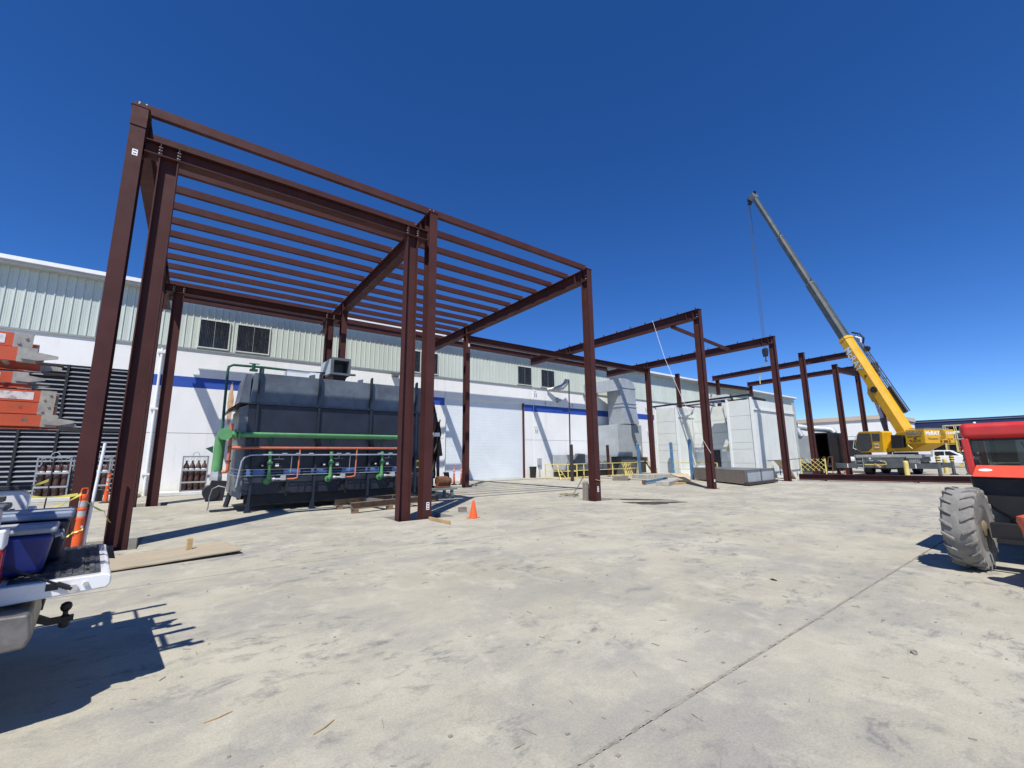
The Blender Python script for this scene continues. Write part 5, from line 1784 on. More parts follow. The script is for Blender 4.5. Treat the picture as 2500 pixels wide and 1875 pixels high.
b.add([(9.60, 1.14, 1.30), (9.60, -.9, 1.28), (9.82, -.9, 1.44), (9.82, 1.10, 1.455), (9.60, 1.14, 1.275), (9.60, -.9, 1.255), (9.84, -.9, 1.41), (9.84, 1.10, 1.42)],
      [(0, 1, 2, 3), (7, 6, 5, 4), (0, 4, 5, 1), (1, 5, 6, 2), (2, 6, 7, 3), (3, 7, 4, 0)])
b.build('front_cowl', 'machine_panel', tm, bevel=.008)
nrm = Vector((-.155, 0, .22)).normalized()
el = []
cx0 = Vector((9.715, 1.00, 1.3785))
ux_, uy_ = Vector((0, -1, 0)), Vector((.22, 0, .155)).normalized()
nn = ux_.cross(uy_)
ellip = [(.072*math.cos(2*math.pi*k/24), .030*math.sin(2*math.pi*k/24)) for k in range(24)]
MB().prism(ellip, .0015, .004, o=cx0, ux=ux_, uy=uy_, ud=-nn if nn.z < 0 else nn).build('oval_sticker', 'white_tag', tm)
MB().cyl((9.86, YL_+.01, 1.72), (9.86, YL_+.05, 1.72), .022, 10).build('door_hinge', 'machine_red', tm)
# seat and steering column seen through the glass
MB().box(10.7, 11.2, -.1, .5, 1.2, 1.36).box(11.1, 11.25, -.1, .5, 1.36, 1.75).build('seat', 'black', tm, bevel=.04, seg=2)
MB().tube([(10.2, .2+.18*math.cos(a), 1.50+.18*math.sin(a)) for a in [2*math.pi*k/16 for k in range(17)]], .014, 6).build('steering_wheel', 'black', tm, smooth=True)
# orange stabiliser leg, nearest to the camera
b = MB()
b.lathe([(.10, .36), (.115, .40), (.12, .52), (.125, .525), (.125, .55), (.12, .555), (.13, .70), (.16, .80), (.15, .86), (.05, .90)], (8.3, .52, 0), n=18)
sl = b.build('stabiliser', 'machine_orange', tm, smooth=True)
MB().bar((8.3, .5, .72), (9.7, .1, .85), .2, .22).build('stabiliser_arm', 'machine_orange', tm, bevel=.02)
MB().cyl((8.3, .52, .03), (8.3, .52, .36), .06, 12).build('stabiliser_rod', 'chrome', tm, smooth=True)
MB().lathe([(.2, 0), (.2, .03), (.07, .06)], (8.3, .52, 0), n=16).build('stabiliser_pad', 'black', tm)
# boom along the right side of the machine
MB().bar((8.6, -.95, 1.0), (13.2, -.95, 1.9), .34, .38).build('boom', 'machine_red', tm, bevel=.02)

# ================================================================ yellow mobile crane
ck = wthing('mobile_crane', 'yellow mobile crane with long raised grey boom beyond the steel frame', 'crane', (44.5, 9.2, 0))
ca = R(28)
cu_ = Vector((math.sin(ca), math.cos(ca), 0))
cn_ = Vector((-math.cos(ca), math.sin(ca), 0))
P0 = Vector((44.15, 6.52, 0))
Z3 = Vector((0, 0, 1))
def cp(d, off, z): return P0+cu_*d+cn_*off+Z3*z
# carrier
b = MB()
b.box(41.15, 49.4, 8.05, 10.75, .92, 1.30)
b.build('carrier_frame', 'crane_grey', ck, bevel=.03)
b = MB()
b.box(41.1, 49.5, 7.9, 10.9, 1.31, 1.52)
dk = b.build('deck', 'crane_light', ck, bevel=.02)
MB().box(41.0, 41.5, 7.2, 7.95, 1.28, 1.5).box(41.1, 41.4, 7.3, 7.36, .9, 1.28).box(41.1, 41.4, 7.8, 7.86, .9, 1.28).build('deck_bracket', 'crane_light', dk)
for k in range(5):
    MB().box(41.05, 41.09, 7.35+.1*k, 7.42+.1*k, .92, 1.26).build('grille_bar', 'crane_light', dk)
b = MB()
b.prism([(8.1, .92), (8.1, .62), (8.7, .55), (10.2, .55), (10.8, .62), (10.8, 1.25), (8.1, 1.25)], 41.02, 41.14, ux=(0, 1, 0), uy=(0, 0, 1), ud=(1, 0, 0))
b.build('front_panel', 'crane_grey', ck, bevel=.02)
MB().box(40.98, 41.018, 9.3, 10.25, 1.02, 1.32).build('grille', 'crane_grey', ck)
MB().cyl((41.0, 10.0, 1.26), (40.97, 10.0, 1.26), .06, 12).build('round_badge', 'letter_white', ck)
for y in (9.45, 9.95):
    MB().box(40.965, 40.979, y-.12, y+.12, 1.06, 1.14).build('headlamp', 'crane_light', ck)
MB().tube([(40.9, 10.35, .80), (40.9, 9.3, .78), (40.9, 9.05, .84), (40.9, 9.15, 1.05), (40.9, 9.4, 1.06)], .03, 6).build('tow_bar', 'pale_yellow', ck)
MB().bar((40.9, 9.75, .85), (40.8, 9.4, .6), .09, .09).build('tow_hook', 'lumber', ck)
for x in (42.1, 46.4):
    for y in (8.42, 10.38):
        wheel(ck, (x, y, .66), .66, .5, (0, 1, 0), 'wheel', 24, 'tyre_black', 'crane_grey')
MB().box(41.6, 47, 8.8, 10.0, .45, .9).build('axle_housing', 'black', ck)
# ladder
for y in (10.92, 10.45):
    MB().bar((40.95, y, .45), (40.95, y-.02, 1.52), .04, .04).build('ladder_rail', 'crane_light', ck)
for k in range(4):
    MB().bar((40.95, 10.92, .5+.28*k), (40.95, 10.44, .5+.28*k), .04, .035).build('ladder_step', 'crane_light', ck)
# outriggers with jacks
for x in (40.75, 45.6):
    for y0, y1 in ((10.8, 12.85), (8.0, 6.3)):
        s = 1 if y1 > y0 else -1
        MB().bar((x+.1, y0, .72), (x+.1, y1, .72), .3, .36).build('outrigger_beam', 'crane_grey', ck, bevel=.01)
        MB().box(x-.06, x-.052, y0+s*.55-.03, y0+s*.55+.03, .57, .86).build('beam_mark', 'letter_white', ck)
        j = MB().cyl((x+.05, y1, .12), (x+.05, y1, 1.0), .10, 12).build('jack', 'crane_grey', ck, smooth=True)
        MB().cyl((x+.05, y1, 1.0), (x+.05, y1, 1.40), .125, 12).build('jack_head', 'pale_yellow', j, smooth=True)
        for k in range(2):
            MB().cyl((x+.05, y1, 1.08+.17*k), (x+.05, y1, 1.16+.17*k), .128, 12).build('black_stripe', 'black', j, smooth=True)
        MB().cyl((x+.05, y1, 1.40), (x+.05, y1, 1.48), .09, 10).build('jack_cap', 'black', j)
        MB().lathe([(.24, 0), (.24, .05), (.1, .12)], (x+.05, y1, 0), n=14).build('jack_pad', 'black', j)
# slewing platform
MB().lathe([(.75, 1.525), (.75, 1.70)], (44.9, 8.7, 0), n=24).build('turntable', 'black', ck)
b = MB()
b.prism([(.2, 2.30), (1.35, 1.75), (4.9, 1.72), (4.9, 1.95), (3.2, 2.2), (2.2, 3.25), (1.2, 3.3)], -.75, .95, o=P0, ux=cu_, uy=Z3, ud=cn_)
b.build('platform', 'crane_yellow', ck, bevel=.02)
# operator cab (side facing the camera)
b = MB()
b.prism([(3.15, 1.70), (3.05, 3.28), (3.2, 3.40), (4.95, 3.46), (5.12, 3.40), (5.55, 2.35), (5.35, 1.85), (5.0, 1.70)], 1.3, .35, o=P0, ux=cu_, uy=Z3, ud=cn_)
cab = b.build('cab', 'crane_yellow', ck, bevel=.03, seg=2)
def side_quad(pts, off, name, m_, par):
    mb = MB()
    mb.prism(pts, off, off+.012, o=P0, ux=cu_, uy=Z3, ud=cn_)
    return mb.build(name, m_, par)
side_quad([(4.40, 1.82), (4.02, 2.15), (4.02, 3.25), (4.92, 3.32), (5.08, 3.26), (5.46, 2.36), (5.28, 1.92), (5.0, 1.80)], 1.302, 'front_side_window', 'cab_glass', cab)
side_quad([(3.32, 2.62), (3.28, 3.2), (3.92, 3.24), (3.92, 2.62)], 1.302, 'door_window', 'cab_glass', cab)
side_quad([(3.42, 2.02), (3.42, 2.42), (3.86, 2.42), (3.86, 2.02)], 1.302, 'door_notice', 'crane_yellow', cab)
for z in (2.05, 2.32):
    side_quad([(3.48, z), (3.48, z+.09), (3.82, z+.09), (3.82, z)], 1.316, 'door_print', 'letter_white', cab)
mb = MB().prism([(-.38, 2.55), (-.38, 3.2), (.38, 3.2), (.38, 2.55)], 0, .012, o=cp(3.12, .82, 0), ux=cn_, uy=Z3, ud=-cu_)
mb.build('rear_window', 'cab_glass', cab)
MB().tube([cp(5.0, 1.36, 3.4), cp(5.45, 1.42, 2.7), cp(5.62, 1.42, 2.1), cp(5.35, 1.4, 1.95)], .025, 6).build('grab_rail', 'letter_white', cab)
MB().box(0, .18, 0, .14, 0, .14).build('work_lamp', 'black', cab, loc=cp(4.7, 1.0, 3.47))
b = MB().prism([(1.65, 2.05), (1.6, 3.0), (2.5, 3.05), (2.6, 2.0)], .95, 1.22, o=P0, ux=cu_, uy=Z3, ud=cn_)
b.build('winch_box', 'black', ck, bevel=.03)
# counterweight
b = MB()
b.prism([(0, 2.31), (1.38, 2.33), (1.26, 3.38), (-.02, 3.33)], 1.3, -1.3, o=P0, ux=cu_, uy=Z3, ud=cn_)
cw = b.build('counterweight', 'crane_yellow', ck, bevel=.03, seg=2)
MB().prism([(.1, 3.39), (1.2, 3.42), (1.2, 3.47), (.1, 3.44)], 1.1, -1.1, o=P0, ux=cu_, uy=Z3, ud=cn_).build('top_plate', 'flashing', cw)
# lettering on side and rear of the counterweight
rr_ = -cn_
text_mesh('McRAY', .37, 'letter_dark', 'lettering', cw, cp(1.235, 1.302, 2.985), -cu_, Z3, .02, 0, .002)
text_mesh('McRAY', .37, 'crane_light', 'lettering', cw, cp(1.23, 1.307, 2.99), -cu_, Z3, .006)
text_mesh('CRANE & RIGGING', .115, 'letter_dark', 'lettering', cw, cp(1.20, 1.304, 2.80), -cu_, Z3, .002)
text_mesh('Houston, TX', .13, 'letter_dark', 'lettering', cw, cp(1.0, 1.304, 2.42), -cu_, Z3, .001)
side_quad([(.55, 2.64), (.55, 2.76), (.75, 2.76), (.75, 2.64)], 1.302, 'vent_slot', 'vent_brown', cw)
for k in range(3):
    side_quad([(.28+.3*k, 2.555), (.28+.3*k, 2.60), (.50+.3*k, 2.60), (.50+.3*k, 2.555)], 1.302, 'small_print', 'letter_dark', cw)
def rear_pt(x, z): return P0+cn_*(1.3-x)-cu_*(.006+.02*(z-2.31))+Z3*z
text_mesh('McRAY', .40, 'letter_white', 'lettering', cw, rear_pt(.10, 2.93), rr_, Z3, .012)
text_mesh('CRANE', .26, 'letter_white', 'lettering', cw, rear_pt(1.90, 2.98), rr_, Z3, .004)
text_mesh('Houston, Tx.', .24, 'letter_dark', 'lettering', cw, rear_pt(.25, 2.58), rr_, Z3, .001, .35)
for i in range(7):
    z = 3.22-.095*i
    for k in range(5):
        if (i == 0 and k == 4) or (i == 6 and k in (0, 4)):
            continue
        x = 1.36+.09*k+.012*i
        MB().prism([(0, 0), (.062, 0), (.062, .045), (0, .045)], 0, .008, o=rear_pt(x, z), ux=rr_, uy=Z3, ud=-cu_).build('vent_slot', 'black', cw)
for x, w_ in ((1.30, .16), (1.58, .38), (2.06, .12)):
    MB().prism([(0, 0), (w_, 0), (w_, .17), (0, .17)], 0, .01, o=rear_pt(x, 2.37), ux=rr_, uy=Z3, ud=-cu_).build('lamp_recess', 'vent_brown', cw)
for k in range(2):
    MB().prism([(0, 0), (.2, 0), (.2, .06), (0, .06)], 0, .006, o=rear_pt(1.98+.26*k, 2.6), ux=rr_, uy=Z3, ud=-cu_).build('small_print', 'letter_dark', cw)
MB().tube([cp(1.35, 1.2, 2.4), cp(1.2, 1.3, 2.15), cp(1.0, 1.25, 1.95)], .04, 6).build('hose', 'pale_yellow', ck)
# boom: four box sections
bd, bz = .407, .9135
bdir = cu_*bd+Z3*bz
bup = -cu_*bz+Z3*bd
B0 = cp(2.25, 0, 3.25)
def boom_sec(l0, l1, w, h, m_, name, ch=.12):
    hw, hh = w/2, h/2
    poly = [(-hw, -hh+ch*.6), (-hw+ch*.6, -hh), (hw-ch*.6, -hh), (hw, -hh+ch*.6), (hw, hh-ch), (hw-ch, hh), (-hw+ch, hh), (-hw, hh-ch)]
    return MB().prism(poly, l0, l1, o=B0, ux=cn_, uy=bup, ud=bdir).build(name, m_, ck, bevel=.01)
s1 = boom_sec(-.5, 9.5, .86, .92, 'crane_yellow', 'boom_base', .22)
boom_sec(9.2, 16.6, .70, .74, 'boom_grey', 'boom_section', .16)
boom_sec(16.4, 23.9, .58, .62, 'boom_grey', 'boom_section', .14)
s4 = boom_sec(23.7, 31.3, .48, .50, 'boom_grey', 'boom_section', .12)
boom_sec(9.32, 9.58, .94, 1.0, 'crane_yellow', 'boom_collar', .22)
for l, w, h in ((16.55, .72, .76), (23.85, .60, .64)):
    boom_sec(l, l+.12, w, h, 'galv_dark', 'boom_collar', .14)
    MB().bar(B0+bdir*(l+.1)+cn_*.3+bup*.3, B0+bdir*(l+.3)+cn_*.3+bup*.55, .05, .05).build('cable_guide', 'black', ck)
# lettering down the side of the boom
text_mesh('McRAY', .80, 'letter_dark', 'lettering', s1, B0+bdir*8.56+cn_*.4302-bup*.40, -bdir, bup, .034, 0, .002)
text_mesh('McRAY', .80, 'letter_white', 'lettering', s1, B0+bdir*8.55+cn_*.437-bup*.39, -bdir, bup, .014, 0, .003)
# cylinder housing, lift cylinder
MB().cyl(B0+bdir*4.0+cn_*.43, B0+bdir*4.0+cn_*.56, .26, 18).build('hose_drum', 'black', ck, smooth=True)
MB().cyl(B0+bdir*5.4+cn_*.43, B0+bdir*5.4+cn_*.46, .09, 14).build('boom_eye', 'black', ck)
MB().prism([(4.6, -.46), (4.1, -.78), (3.3, -.80), (2.8, -.46)], -.32, .32, o=B0, ux=bdir, uy=bup, ud=cn_).build('cylinder_bracket', 'crane_yellow', ck)
ct = B0+bdir*3.6-bup*.70
cb_ = cp(3.55, 0, 2.3)
MB().cyl(cb_, cb_.lerp(ct, .56), .17, 16).build('lift_cylinder', 'crane_grey', ck, smooth=True)
for s in (-.09, .09):
    MB().cyl(cb_.lerp(ct, .5)+cn_*s, ct+cn_*s, .07, 12).build('cylinder_rod', 'chrome', ck, smooth=True)
# lattice jib stowed on the far side of the boom
def jp(l, a, o): return B0+bdir*l+bup*a-cn_*(.50+o)
for a in (.22, .54):
    for o_ in (0, .26):
        MB().bar(jp(1.6, a+.1, o_), jp(9.6, a-.02, o_), .055, .055).build('jib_chord', 'crane_grey', ck)
k = 0
l = 4.0
while l < 9.4:
    for o_ in (0, .26):
        MB().bar(jp(l, .22 if k % 2 else .54, o_), jp(l+.42, .54 if k % 2 else .22, o_), .025, .025).build('jib_lacing', 'crane_light', ck)
    l += .42
    k += 1
MB().prism([(1.6, .24), (4.0, .24), (4.0, .52), (1.6, .56)], -.50, -.74, o=B0, ux=bdir, uy=bup, ud=cn_).build('jib_base', 'black', ck)
MB().cyl(B0+bdir*7.9+bup*.66-cn_*.5, B0+bdir*7.9+bup*.66-cn_*.72, .24, 16).build('aux_sheave', 'black', ck, smooth=True)
MB().tube([B0+bdir*9.9+bup*.5-cn_*.4, B0+bdir*9.4+bup*.9-cn_*.5, B0+bdir*8.9+bup*.95-cn_*.6, B0+bdir*8.6+bup*.6-cn_*.7], .08, 8).build('hose_loop', 'black', ck, smooth=True)
MB().tube([B0+bdir*9.3+bup*.62-cn_*.3, B0+bdir*8.9+bup*.86-cn_*.36, B0+bdir*8.6+bup*.66-cn_*.4], .07, 8).build('white_hose', 'letter_white', ck, smooth=True)
# boom head, sheaves, hoist lines, hook block
tip = B0+bdir*31.3
MB().prism([(31.1, -.30), (31.9, -.55), (32.1, -.30), (31.9, .30), (31.1, .30)], -.28, .28, o=B0, ux=bdir, uy=bup, ud=cn_).build('boom_head', 'galv_dark', ck, bevel=.02)
for s in (-.18, 0, .18):
    MB().cyl(tip+bdir*.5-bup*.55+cn_*(s-.03), tip+bdir*.5-bup*.55+cn_*(s+.03), .28, 16).build('sheave', 'black', ck, smooth=True)
MB().cyl(tip+bdir*.55+bup*.32-cn_*.05, tip+bdir*.55+bup*.32+cn_*.05, .26, 16).build('sheave', 'black', ck, smooth=True)
MB().bar(tip+bdir*.3-bup*.5, tip+bdir*.1-bup*1.0, .3, .35).build('head_frame', 'black', ck)
hx = tip+bdir*.3-bup*1.02
hz = 13.6
for s, t in ((-.22, .1), (-.07, -.05), (.08, .05), (.22, -.1)):
    p = hx+cn_*s-bup*t*.5
    MB().cyl(p, Vector((hx.x+cn_.x*s*.8, hx.y+cn_.y*s*.8, hz)), .014, 5).build('hoist_line', 'cable', ck)
hb = Vector((hx.x, hx.y, 0))
hkb = wthing('hook_block', 'black crane hook block hanging beside the fifth column head', 'hook block', (hx.x, hx.y, 12.4))
MB().prism([(-.28, hz), (.28, hz), (.34, hz-.35), (.22, hz-.95), (-.22, hz-.95), (-.34, hz-.35)], -.16, .16, o=hb, ux=cu_, uy=Z3, ud=cn_).build('cheek_plates', 'black', hkb, bevel=.02)
MB().tube([hb+Z3*(hz-.95), hb+Z3*(hz-1.2), hb+cu_*.16+Z3*(hz-1.38), hb+Z3*(hz-1.55), hb-cu_*.16+Z3*(hz-1.4)], .06, 8).build('hook', 'dark_steel', hkb, smooth=True)
sl_ = MB()
sl_.tube([hb+Z3*(hz-1.5), hb+cu_*.45+Z3*(hz-1.9), hb+cu_*1.1+Z3*(hz-2.6), hb+cu_*1.3+Z3*(hz-3.2), hb+cu_*1.32+Z3*(hz-3.9)], .05, 6)
tag(sl_.build('sling', 'tape_yellow', None, smooth=True), 'pale yellow lifting sling hanging loose from the crane hook', 'sling')
# yellow pipe bollards
for x, y, h, lb_, ln_ in ((39.2, 7.67, 1.05, 'yellow pipe bollard standing in front of the crane carrier', .12), (49.1, 7.2, 1.1, 'yellow pipe bollard to the right of the crane outriggers', .1)):
    t = wthing('bollard', lb_, 'bollard', (x, y, 0), 'yellow pipe bollards')
    MB().cyl((x, y, 0), (x, y+ln_*0, h), .14, 16).build('pipe', 'pale_yellow', t, smooth=True)
    MB().lathe([(.14, h), (.10, h+.05), (.02, h+.065)], (x, y, 0), n=16).build('cap', 'pale_yellow', t, smooth=True)
# ================================================================ far buildings
fb = wthing('far_building', 'white building with beige top band far beyond the steel frame', 'building', (88, 40, 0))
b = MB()
b.box(85, 100, 17.6, 70, 0, 6.55)
b.build('wall', 'far_white', fb)
MB().prism([(17.4, 6.85), (70, 6.85), (70, 8.3), (45, 7.55), (17.4, 7.5)], 84.9, 100, ux=(0, 1, 0), uy=(0, 0, 1), ud=(1, 0, 0)).build('parapet', 'far_beige', fb)
MB().box(84.92, 100, 17.5, 70, 6.56, 6.84).build('band', 'far_grey', fb)
for z in (2.2, 4.3):
    MB().box(84.985, 84.999, 17.6, 70, z-.03, z+.03).build('panel_joint', 'far_grey', fb)
for y0, y1, z1 in ((20.5, 25.5, 3.75), (29, 33, 3.6)):
    MB().box(84.9, 84.985, y0, y1, 0, z1).build('dock_door', 'louver_dark', fb)
MB().box(84.7, 84.98, 30.0, 30.3, 6.0, 6.3).build('wall_lamp', 'far_grey', fb)
f3 = wthing('blue_roof_building', 'long low building with dark blue metal fascia at the far right', 'building', (112, 5, 0))
b = MB()
b.prism([(-30, 5.0), (-30, 6.3), (5.4, 7.0), (5.4, 7.35), (10.4, 7.35), (20.2, 7.4), (20.2, 6.0), (10, 5.9), (10, 5.0)], 105, 125, ux=(0, 1, 0), uy=(0, 0, 1), ud=(1, 0, 0))
b.build('fascia', 'far_blue', f3)
MB().box(104.9, 105.0, -30, 20.3, 7.02, 7.1).build('eave_trim', 'far_grey', f3)
MB().box(107, 125, -30, 20, 0, 5.0).build('wall', 'far_grey', f3)
for y0, y1 in ((13.0, 17.5), (5, 10), (-4, 2)):
    MB().box(106.9, 106.99, y0, y1, 0, 4.2).build('bay_opening', 'louver_dark', f3)
MB().box(106.85, 106.95, 2.5, 12, 4.3, 4.95).build('sign_band', 'blue_stripe', f3)
f4 = wthing('far_shed', 'plain grey shed at the far right behind the red machine', 'shed', (75, -6, 0))
MB().prism([(-22, 0), (5.2, 0), (5.2, 4.6), (0, 5.6), (-22, 5.6)], 78, 92, ux=(0, 1, 0), uy=(0, 0, 1), ud=(1, 0, 0)).build('wall', 'far_grey', f4)
MB().prism([(-22.3, 5.62), (0, 5.62), (5.6, 4.5), (5.6, 4.75), (0, 5.95), (-22.3, 5.95)], 77.6, 92.4, ux=(0, 1, 0), uy=(0, 0, 1), ud=(1, 0, 0)).build('roof', 'far_blue', f4)
MB().box(77.9, 77.99, .4, 4.4, 2.9, 3.7).build('sign_board', 'post_blue', f4)
text_mesh('GZ', .9, 'letter_white', 'lettering', f4, (77.88, 3.3, 2.98), (0, -1, 0), (0, 0, 1), .01)
MB().box(77.9, 77.99, -18, -1, 0, 3.2).build('bay_opening', 'louver_dark', f4)
# ================================================================ distant white pickup
def far_pickup(x, y, rz, label):
    t = thing('pickup_truck', label, 'pickup truck', (x, y, 0), rz)
    MB().prism([(-2.9, .55), (-2.45, .55), (-2.3, .85), (-1.85, .97), (-1.4, .85), (-1.25, .5), (1.35, .5), (1.5, .85), (1.95, .97), (2.4, .85), (2.55, .5), (2.95, .5), (3.0, .95), (2.85, 1.13), (1.6, 1.26), (1.1, 1.28), (-1.0, 1.28), (-2.92, 1.25)], -.95, .95).build('body', 'truck_white', t, bevel=.05, seg=2)
    MB().prism([(-.95, 1.28), (-.88, 1.84), (-.6, 1.90), (.35, 1.89), (.62, 1.82), (1.45, 1.27)], -.80, .80).build('cab', 'truck_white', t, bevel=.05, seg=2)
    for s in (-1, 1):
        o0, o1 = (.802, .81) if s > 0 else (-.81, -.802)
        MB().prism([(-.80, 1.33), (-.76, 1.76), (-.02, 1.77), (-.02, 1.33)], o0, o1).build('side_window', 'cab_glass', t)
        MB().prism([(.06, 1.33), (.06, 1.77), (.45, 1.76), (1.10, 1.33)], o0, o1).build('side_window', 'cab_glass', t)
        for xx in (-.55, .35):
            MB().box(xx, xx+.2, .952*s if s > 0 else -.965, .965 if s > 0 else -.952, 1.08, 1.12).build('door_handle', 'truck_trim', t)
        for xx in (-1.85, 1.95):
            wheel(t, (xx, s*.83, .40), .40, .27, (0, 1, 0))
    MB().prism([(.72, 1.80), (1.40, 1.30), (1.42, 1.32), (.74, 1.82)], -.7, .7).build('windscreen', 'cab_glass', t)
    MB().box(2.9, 3.02, -.9, .9, .5, .68).build('bumper', 'chrome', t)
    return t
far_pickup(66.8, 9.6, R(-90), 'clean white crew cab pickup parked far off behind the crane')
far_pickup(80, 24.5, R(-92), 'small white pickup glimpsed between the far steel columns')
# white truck cab and flatbed behind the pickup
tk = wthing('box_truck', 'white truck cab with sleeper parked behind the far white pickup', 'truck', (76, 13, 0))
MB().prism([(14.3, 1.0), (14.3, 1.9), (13.2, 2.85), (12.0, 2.85), (12.0, 1.0)], 74, 76.4, ux=(0, 1, 0), uy=(0, 0, 1), ud=(1, 0, 0)).build('cab', 'truck_white', tk, bevel=.08, seg=2)
MB().box(73.97, 73.99, 12.35, 12.75, 2.0, 2.7).build('side_window', 'cab_glass', tk)
MB().box(73.6, 76.8, 11.9, 15.4, .6, 1.0).build('chassis', 'truck_trim', tk)
for y in (12.6, 14.6):
    wheel(tk, (74.2, y, .5), .5, .35, (1, 0, 0))
# yellow work platform
yl = wthing('work_platform', 'yellow steel work platform with railings behind the crane counterweight', 'work platform', (72, 9.3, 0))
for x in (71.4, 72.6):
    for y in (10.1, 9.2, 8.6, 7.5):
        MB().bar((x, y, 0), (x, y, 3.25), .14, .14).build('leg', 'pale_yellow', yl)
        MB().bar((x, y, 3.25), (x, y, 4.8), .07, .07).build('rail_post', 'pale_yellow', yl)
    for z in (4.0, 4.8):
        MB().bar((x, 10.1, z), (x, 7.1, z), .07, .07).build('rail', 'pale_yellow', yl)
    for z in (1.0, 1.8, 2.6):
        MB().bar((x, 10.1, z), (x, 9.2, z), .06, .06).build('rung', 'pale_yellow', yl)
MB().box(71.3, 72.7, 6.9, 10.2, 3.12, 3.24).build('deck', 'galv', yl)
# orange barrier and clutter near the outrigger
for i, (x, y) in enumerate(((42.8, 12.6), (43.3, 12.2), (44.6, 12.4))):
    t = wthing('traffic_cone', ['orange cone behind the left outrigger, nearest the burner box', 'orange cone behind the left outrigger, middle one', 'orange cone behind the left outrigger, nearest the crane'][i], 'traffic cone', (x, y, 0), 'cones by the crane')
    MB().lathe([(.15, .03), (.04, .62), (.03, .64)], (x, y, 0), n=14).build('cone', 'cone_orange', t, smooth=True)
    MB().box(x-.19, x+.19, y-.19, y+.19, 0, .03).build('base', 'cone_orange', t)
    MB().lathe([(.107, .30), (.083, .44)], (x, y, 0), n=14).build('band', 'reflective', t)
lp = wthing('steel_stand', 'black pipe stand with flat head right of the burner box', 'stand', (52, 14, 0))
MB().cyl((52, 15.0, 0), (51.9, 15.15, 2.9), .14, 12).build('pipe', 'black', lp, smooth=True)
MB().box(51.6, 52.2, 14.85, 15.45, 2.9, 3.0).build('head', 'black', lp)
rc = wthing('hand_cart', 'rusty upright hand cart beside the burner box', 'cart', (39.6, 12.1, 0))
for p, q in (((39.6, 12.45, 0), (39.6, 12.2, 1.4)), ((39.6, 12.05, 0), (39.6, 11.95, 1.4)), ((39.6, 12.3, .7), (39.6, 12.0, .7)), ((39.6, 12.2, 1.4), (39.6, 11.95, 1.4)), ((39.6, 12.5, .08), (39.3, 11.6, .08))):
    MB().bar(p, q, .05, .05).build('tube', 'rust', rc)
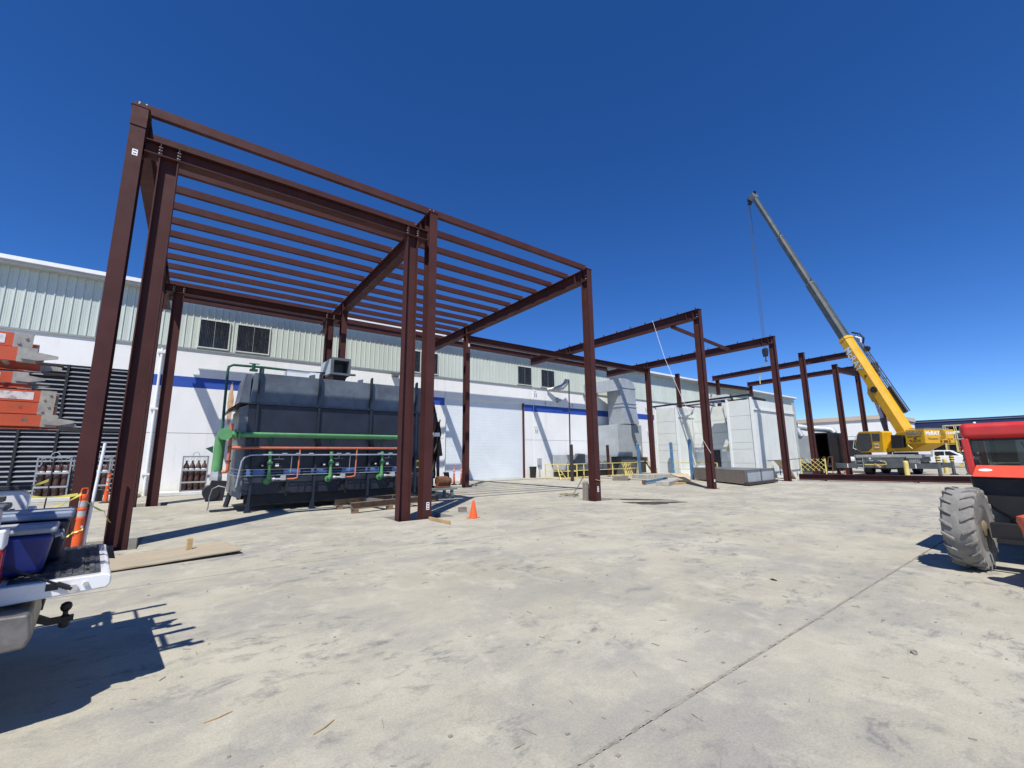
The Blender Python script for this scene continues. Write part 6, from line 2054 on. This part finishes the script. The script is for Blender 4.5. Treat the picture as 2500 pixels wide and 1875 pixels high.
# ================================================================ people
def person(label, loc, rz, joints, top, legs, hat=True):
    t = thing('person', label, 'person', loc, rz)
    V = joints
    names = list(V)
    idx = {n: i for i, n in enumerate(names)}
    E_ = [('pelvis', 'chest'), ('chest', 'neck'), ('neck', 'head'), ('chest', 'shl'), ('shl', 'ell'), ('ell', 'hal'), ('chest', 'shr'), ('shr', 'elr'), ('elr', 'har'), ('pelvis', 'hpl'), ('hpl', 'knl'), ('knl', 'anl'), ('anl', 'tol'), ('pelvis', 'hpr'), ('hpr', 'knr'), ('knr', 'anr'), ('anr', 'tor')]
    rad = dict(pelvis=.15, chest=.17, neck=.065, head=.10, shl=.085, shr=.085, ell=.05, elr=.05, hal=.038, har=.038, hpl=.10, hpr=.10, knl=.07, knr=.07, anl=.05, anr=.05, tol=.04, tor=.04)
    me = bpy.data.meshes.new('body')
    me.from_pydata([V[n] for n in names], [(idx[a], idx[b]) for a, b in E_], [])
    for m_ in (legs, top, 'skin'):
        me.materials.append(MATS[m_])
    bo_ = bpy.data.objects.new('body_tmp', me)
    COL.objects.link(bo_)
    sk_ = bo_.modifiers.new('skin', 'SKIN')
    lay = me.skin_vertices[0].data if me.skin_vertices else None
    if lay is None:
        bm = bmesh.new(); bm.from_mesh(me); bm.verts.layers.skin.verify(); bm.to_mesh(me); bm.free()
        lay = me.skin_vertices[0].data
    for n in names:
        lay[idx[n]].radius = (rad[n], rad[n]*.8 if n in ('chest', 'pelvis') else rad[n])
    lay[idx['pelvis']].use_root = True
    ss = bo_.modifiers.new('sub', 'SUBSURF')
    ss.levels = 2; ss.render_levels = 2
    dg = bpy.context.evaluated_depsgraph_get()
    m2 = bpy.data.meshes.new_from_object(bo_.evaluated_get(dg))
    bpy.data.objects.remove(bo_)
    m2.materials.clear()
    for m_ in (legs, top, 'skin'):
        m2.materials.append(MATS[m_])
    neck, hl, hr, pz = Vector(V['neck']), Vector(V['hal']), Vector(V['har']), V['pelvis'][2]
    for p in m2.polygons:
        c = p.center
        if c.z > neck.z+.02 or (c-hl).length < .14 or (c-hr).length < .14:
            p.material_index = 2
        elif c.z > pz-.02:
            p.material_index = 1
        else:
            p.material_index = 0
    m2.shade_smooth()
    place('body', m2, t)
    h = Vector(V['head'])
    f = Vector((h.x-neck.x, h.y-neck.y, 0))
    MB().lathe([(.145, .02), (.128, .03), (.122, .08), (.095, .13), (.05, .155), (.01, .16)], h+Vector((0, 0, .02)), n=16).build('hard_hat', 'hat_white', t, smooth=True)
    MB().prism([(-.10, 0), (.10, 0), (.07, .09), (-.07, .09)], 0, .012, o=h+Vector((.12, 0, .045)), ux=(0, 1, 0), uy=(1, 0, 0), ud=(0, 0, 1)).build('hat_brim', 'hat_white', t)
    MB().box(-.012, .012, -.012, .012, -.03, .01).build('nose', 'skin', t, loc=h+Vector((.105, 0, 0)))
    return t
stand = dict(pelvis=(0, 0, .95), chest=(0, 0, 1.32), neck=(0, 0, 1.52), head=(.02, 0, 1.66), shl=(0, .19, 1.42), ell=(.02, .26, 1.15), hal=(.14, .24, .95), shr=(0, -.19, 1.42), elr=(.02, -.26, 1.15), har=(.12, -.25, .93), hpl=(0, .10, .88), knl=(.03, .11, .48), anl=(-.01, .11, .08), tol=(.14, .12, .04), hpr=(0, -.10, .88), knr=(.03, -.11, .48), anr=(-.01, -.11, .08), tor=(.14, -.12, .04))
lean = dict(stand)
lean.update(pelvis=(0, 0, .90), chest=(.18, 0, 1.22), neck=(.30, 0, 1.38), head=(.39, 0, 1.48), shl=(.2, .19, 1.30), ell=(.4, .24, 1.08), hal=(.62, .16, 1.0), shr=(.2, -.19, 1.30), elr=(.4, -.24, 1.08), har=(.62, -.14, .98))
person('worker in dark clothes and white hard hat standing right of the far white pickup', (46.5, 5.65, .0), R(80), stand, 'cloth_dark', 'cloth_denim')
person('worker in green vest and white hard hat leaning forward behind the red cab glass', (46.0, 4.55, 0), R(95), lean, 'vest_green', 'cloth_dark')
person('worker in white hard hat up on the yellow platform above the red machine roof', (72, 7.55, 3.24), R(160), stand, 'vest_green', 'cloth_denim')
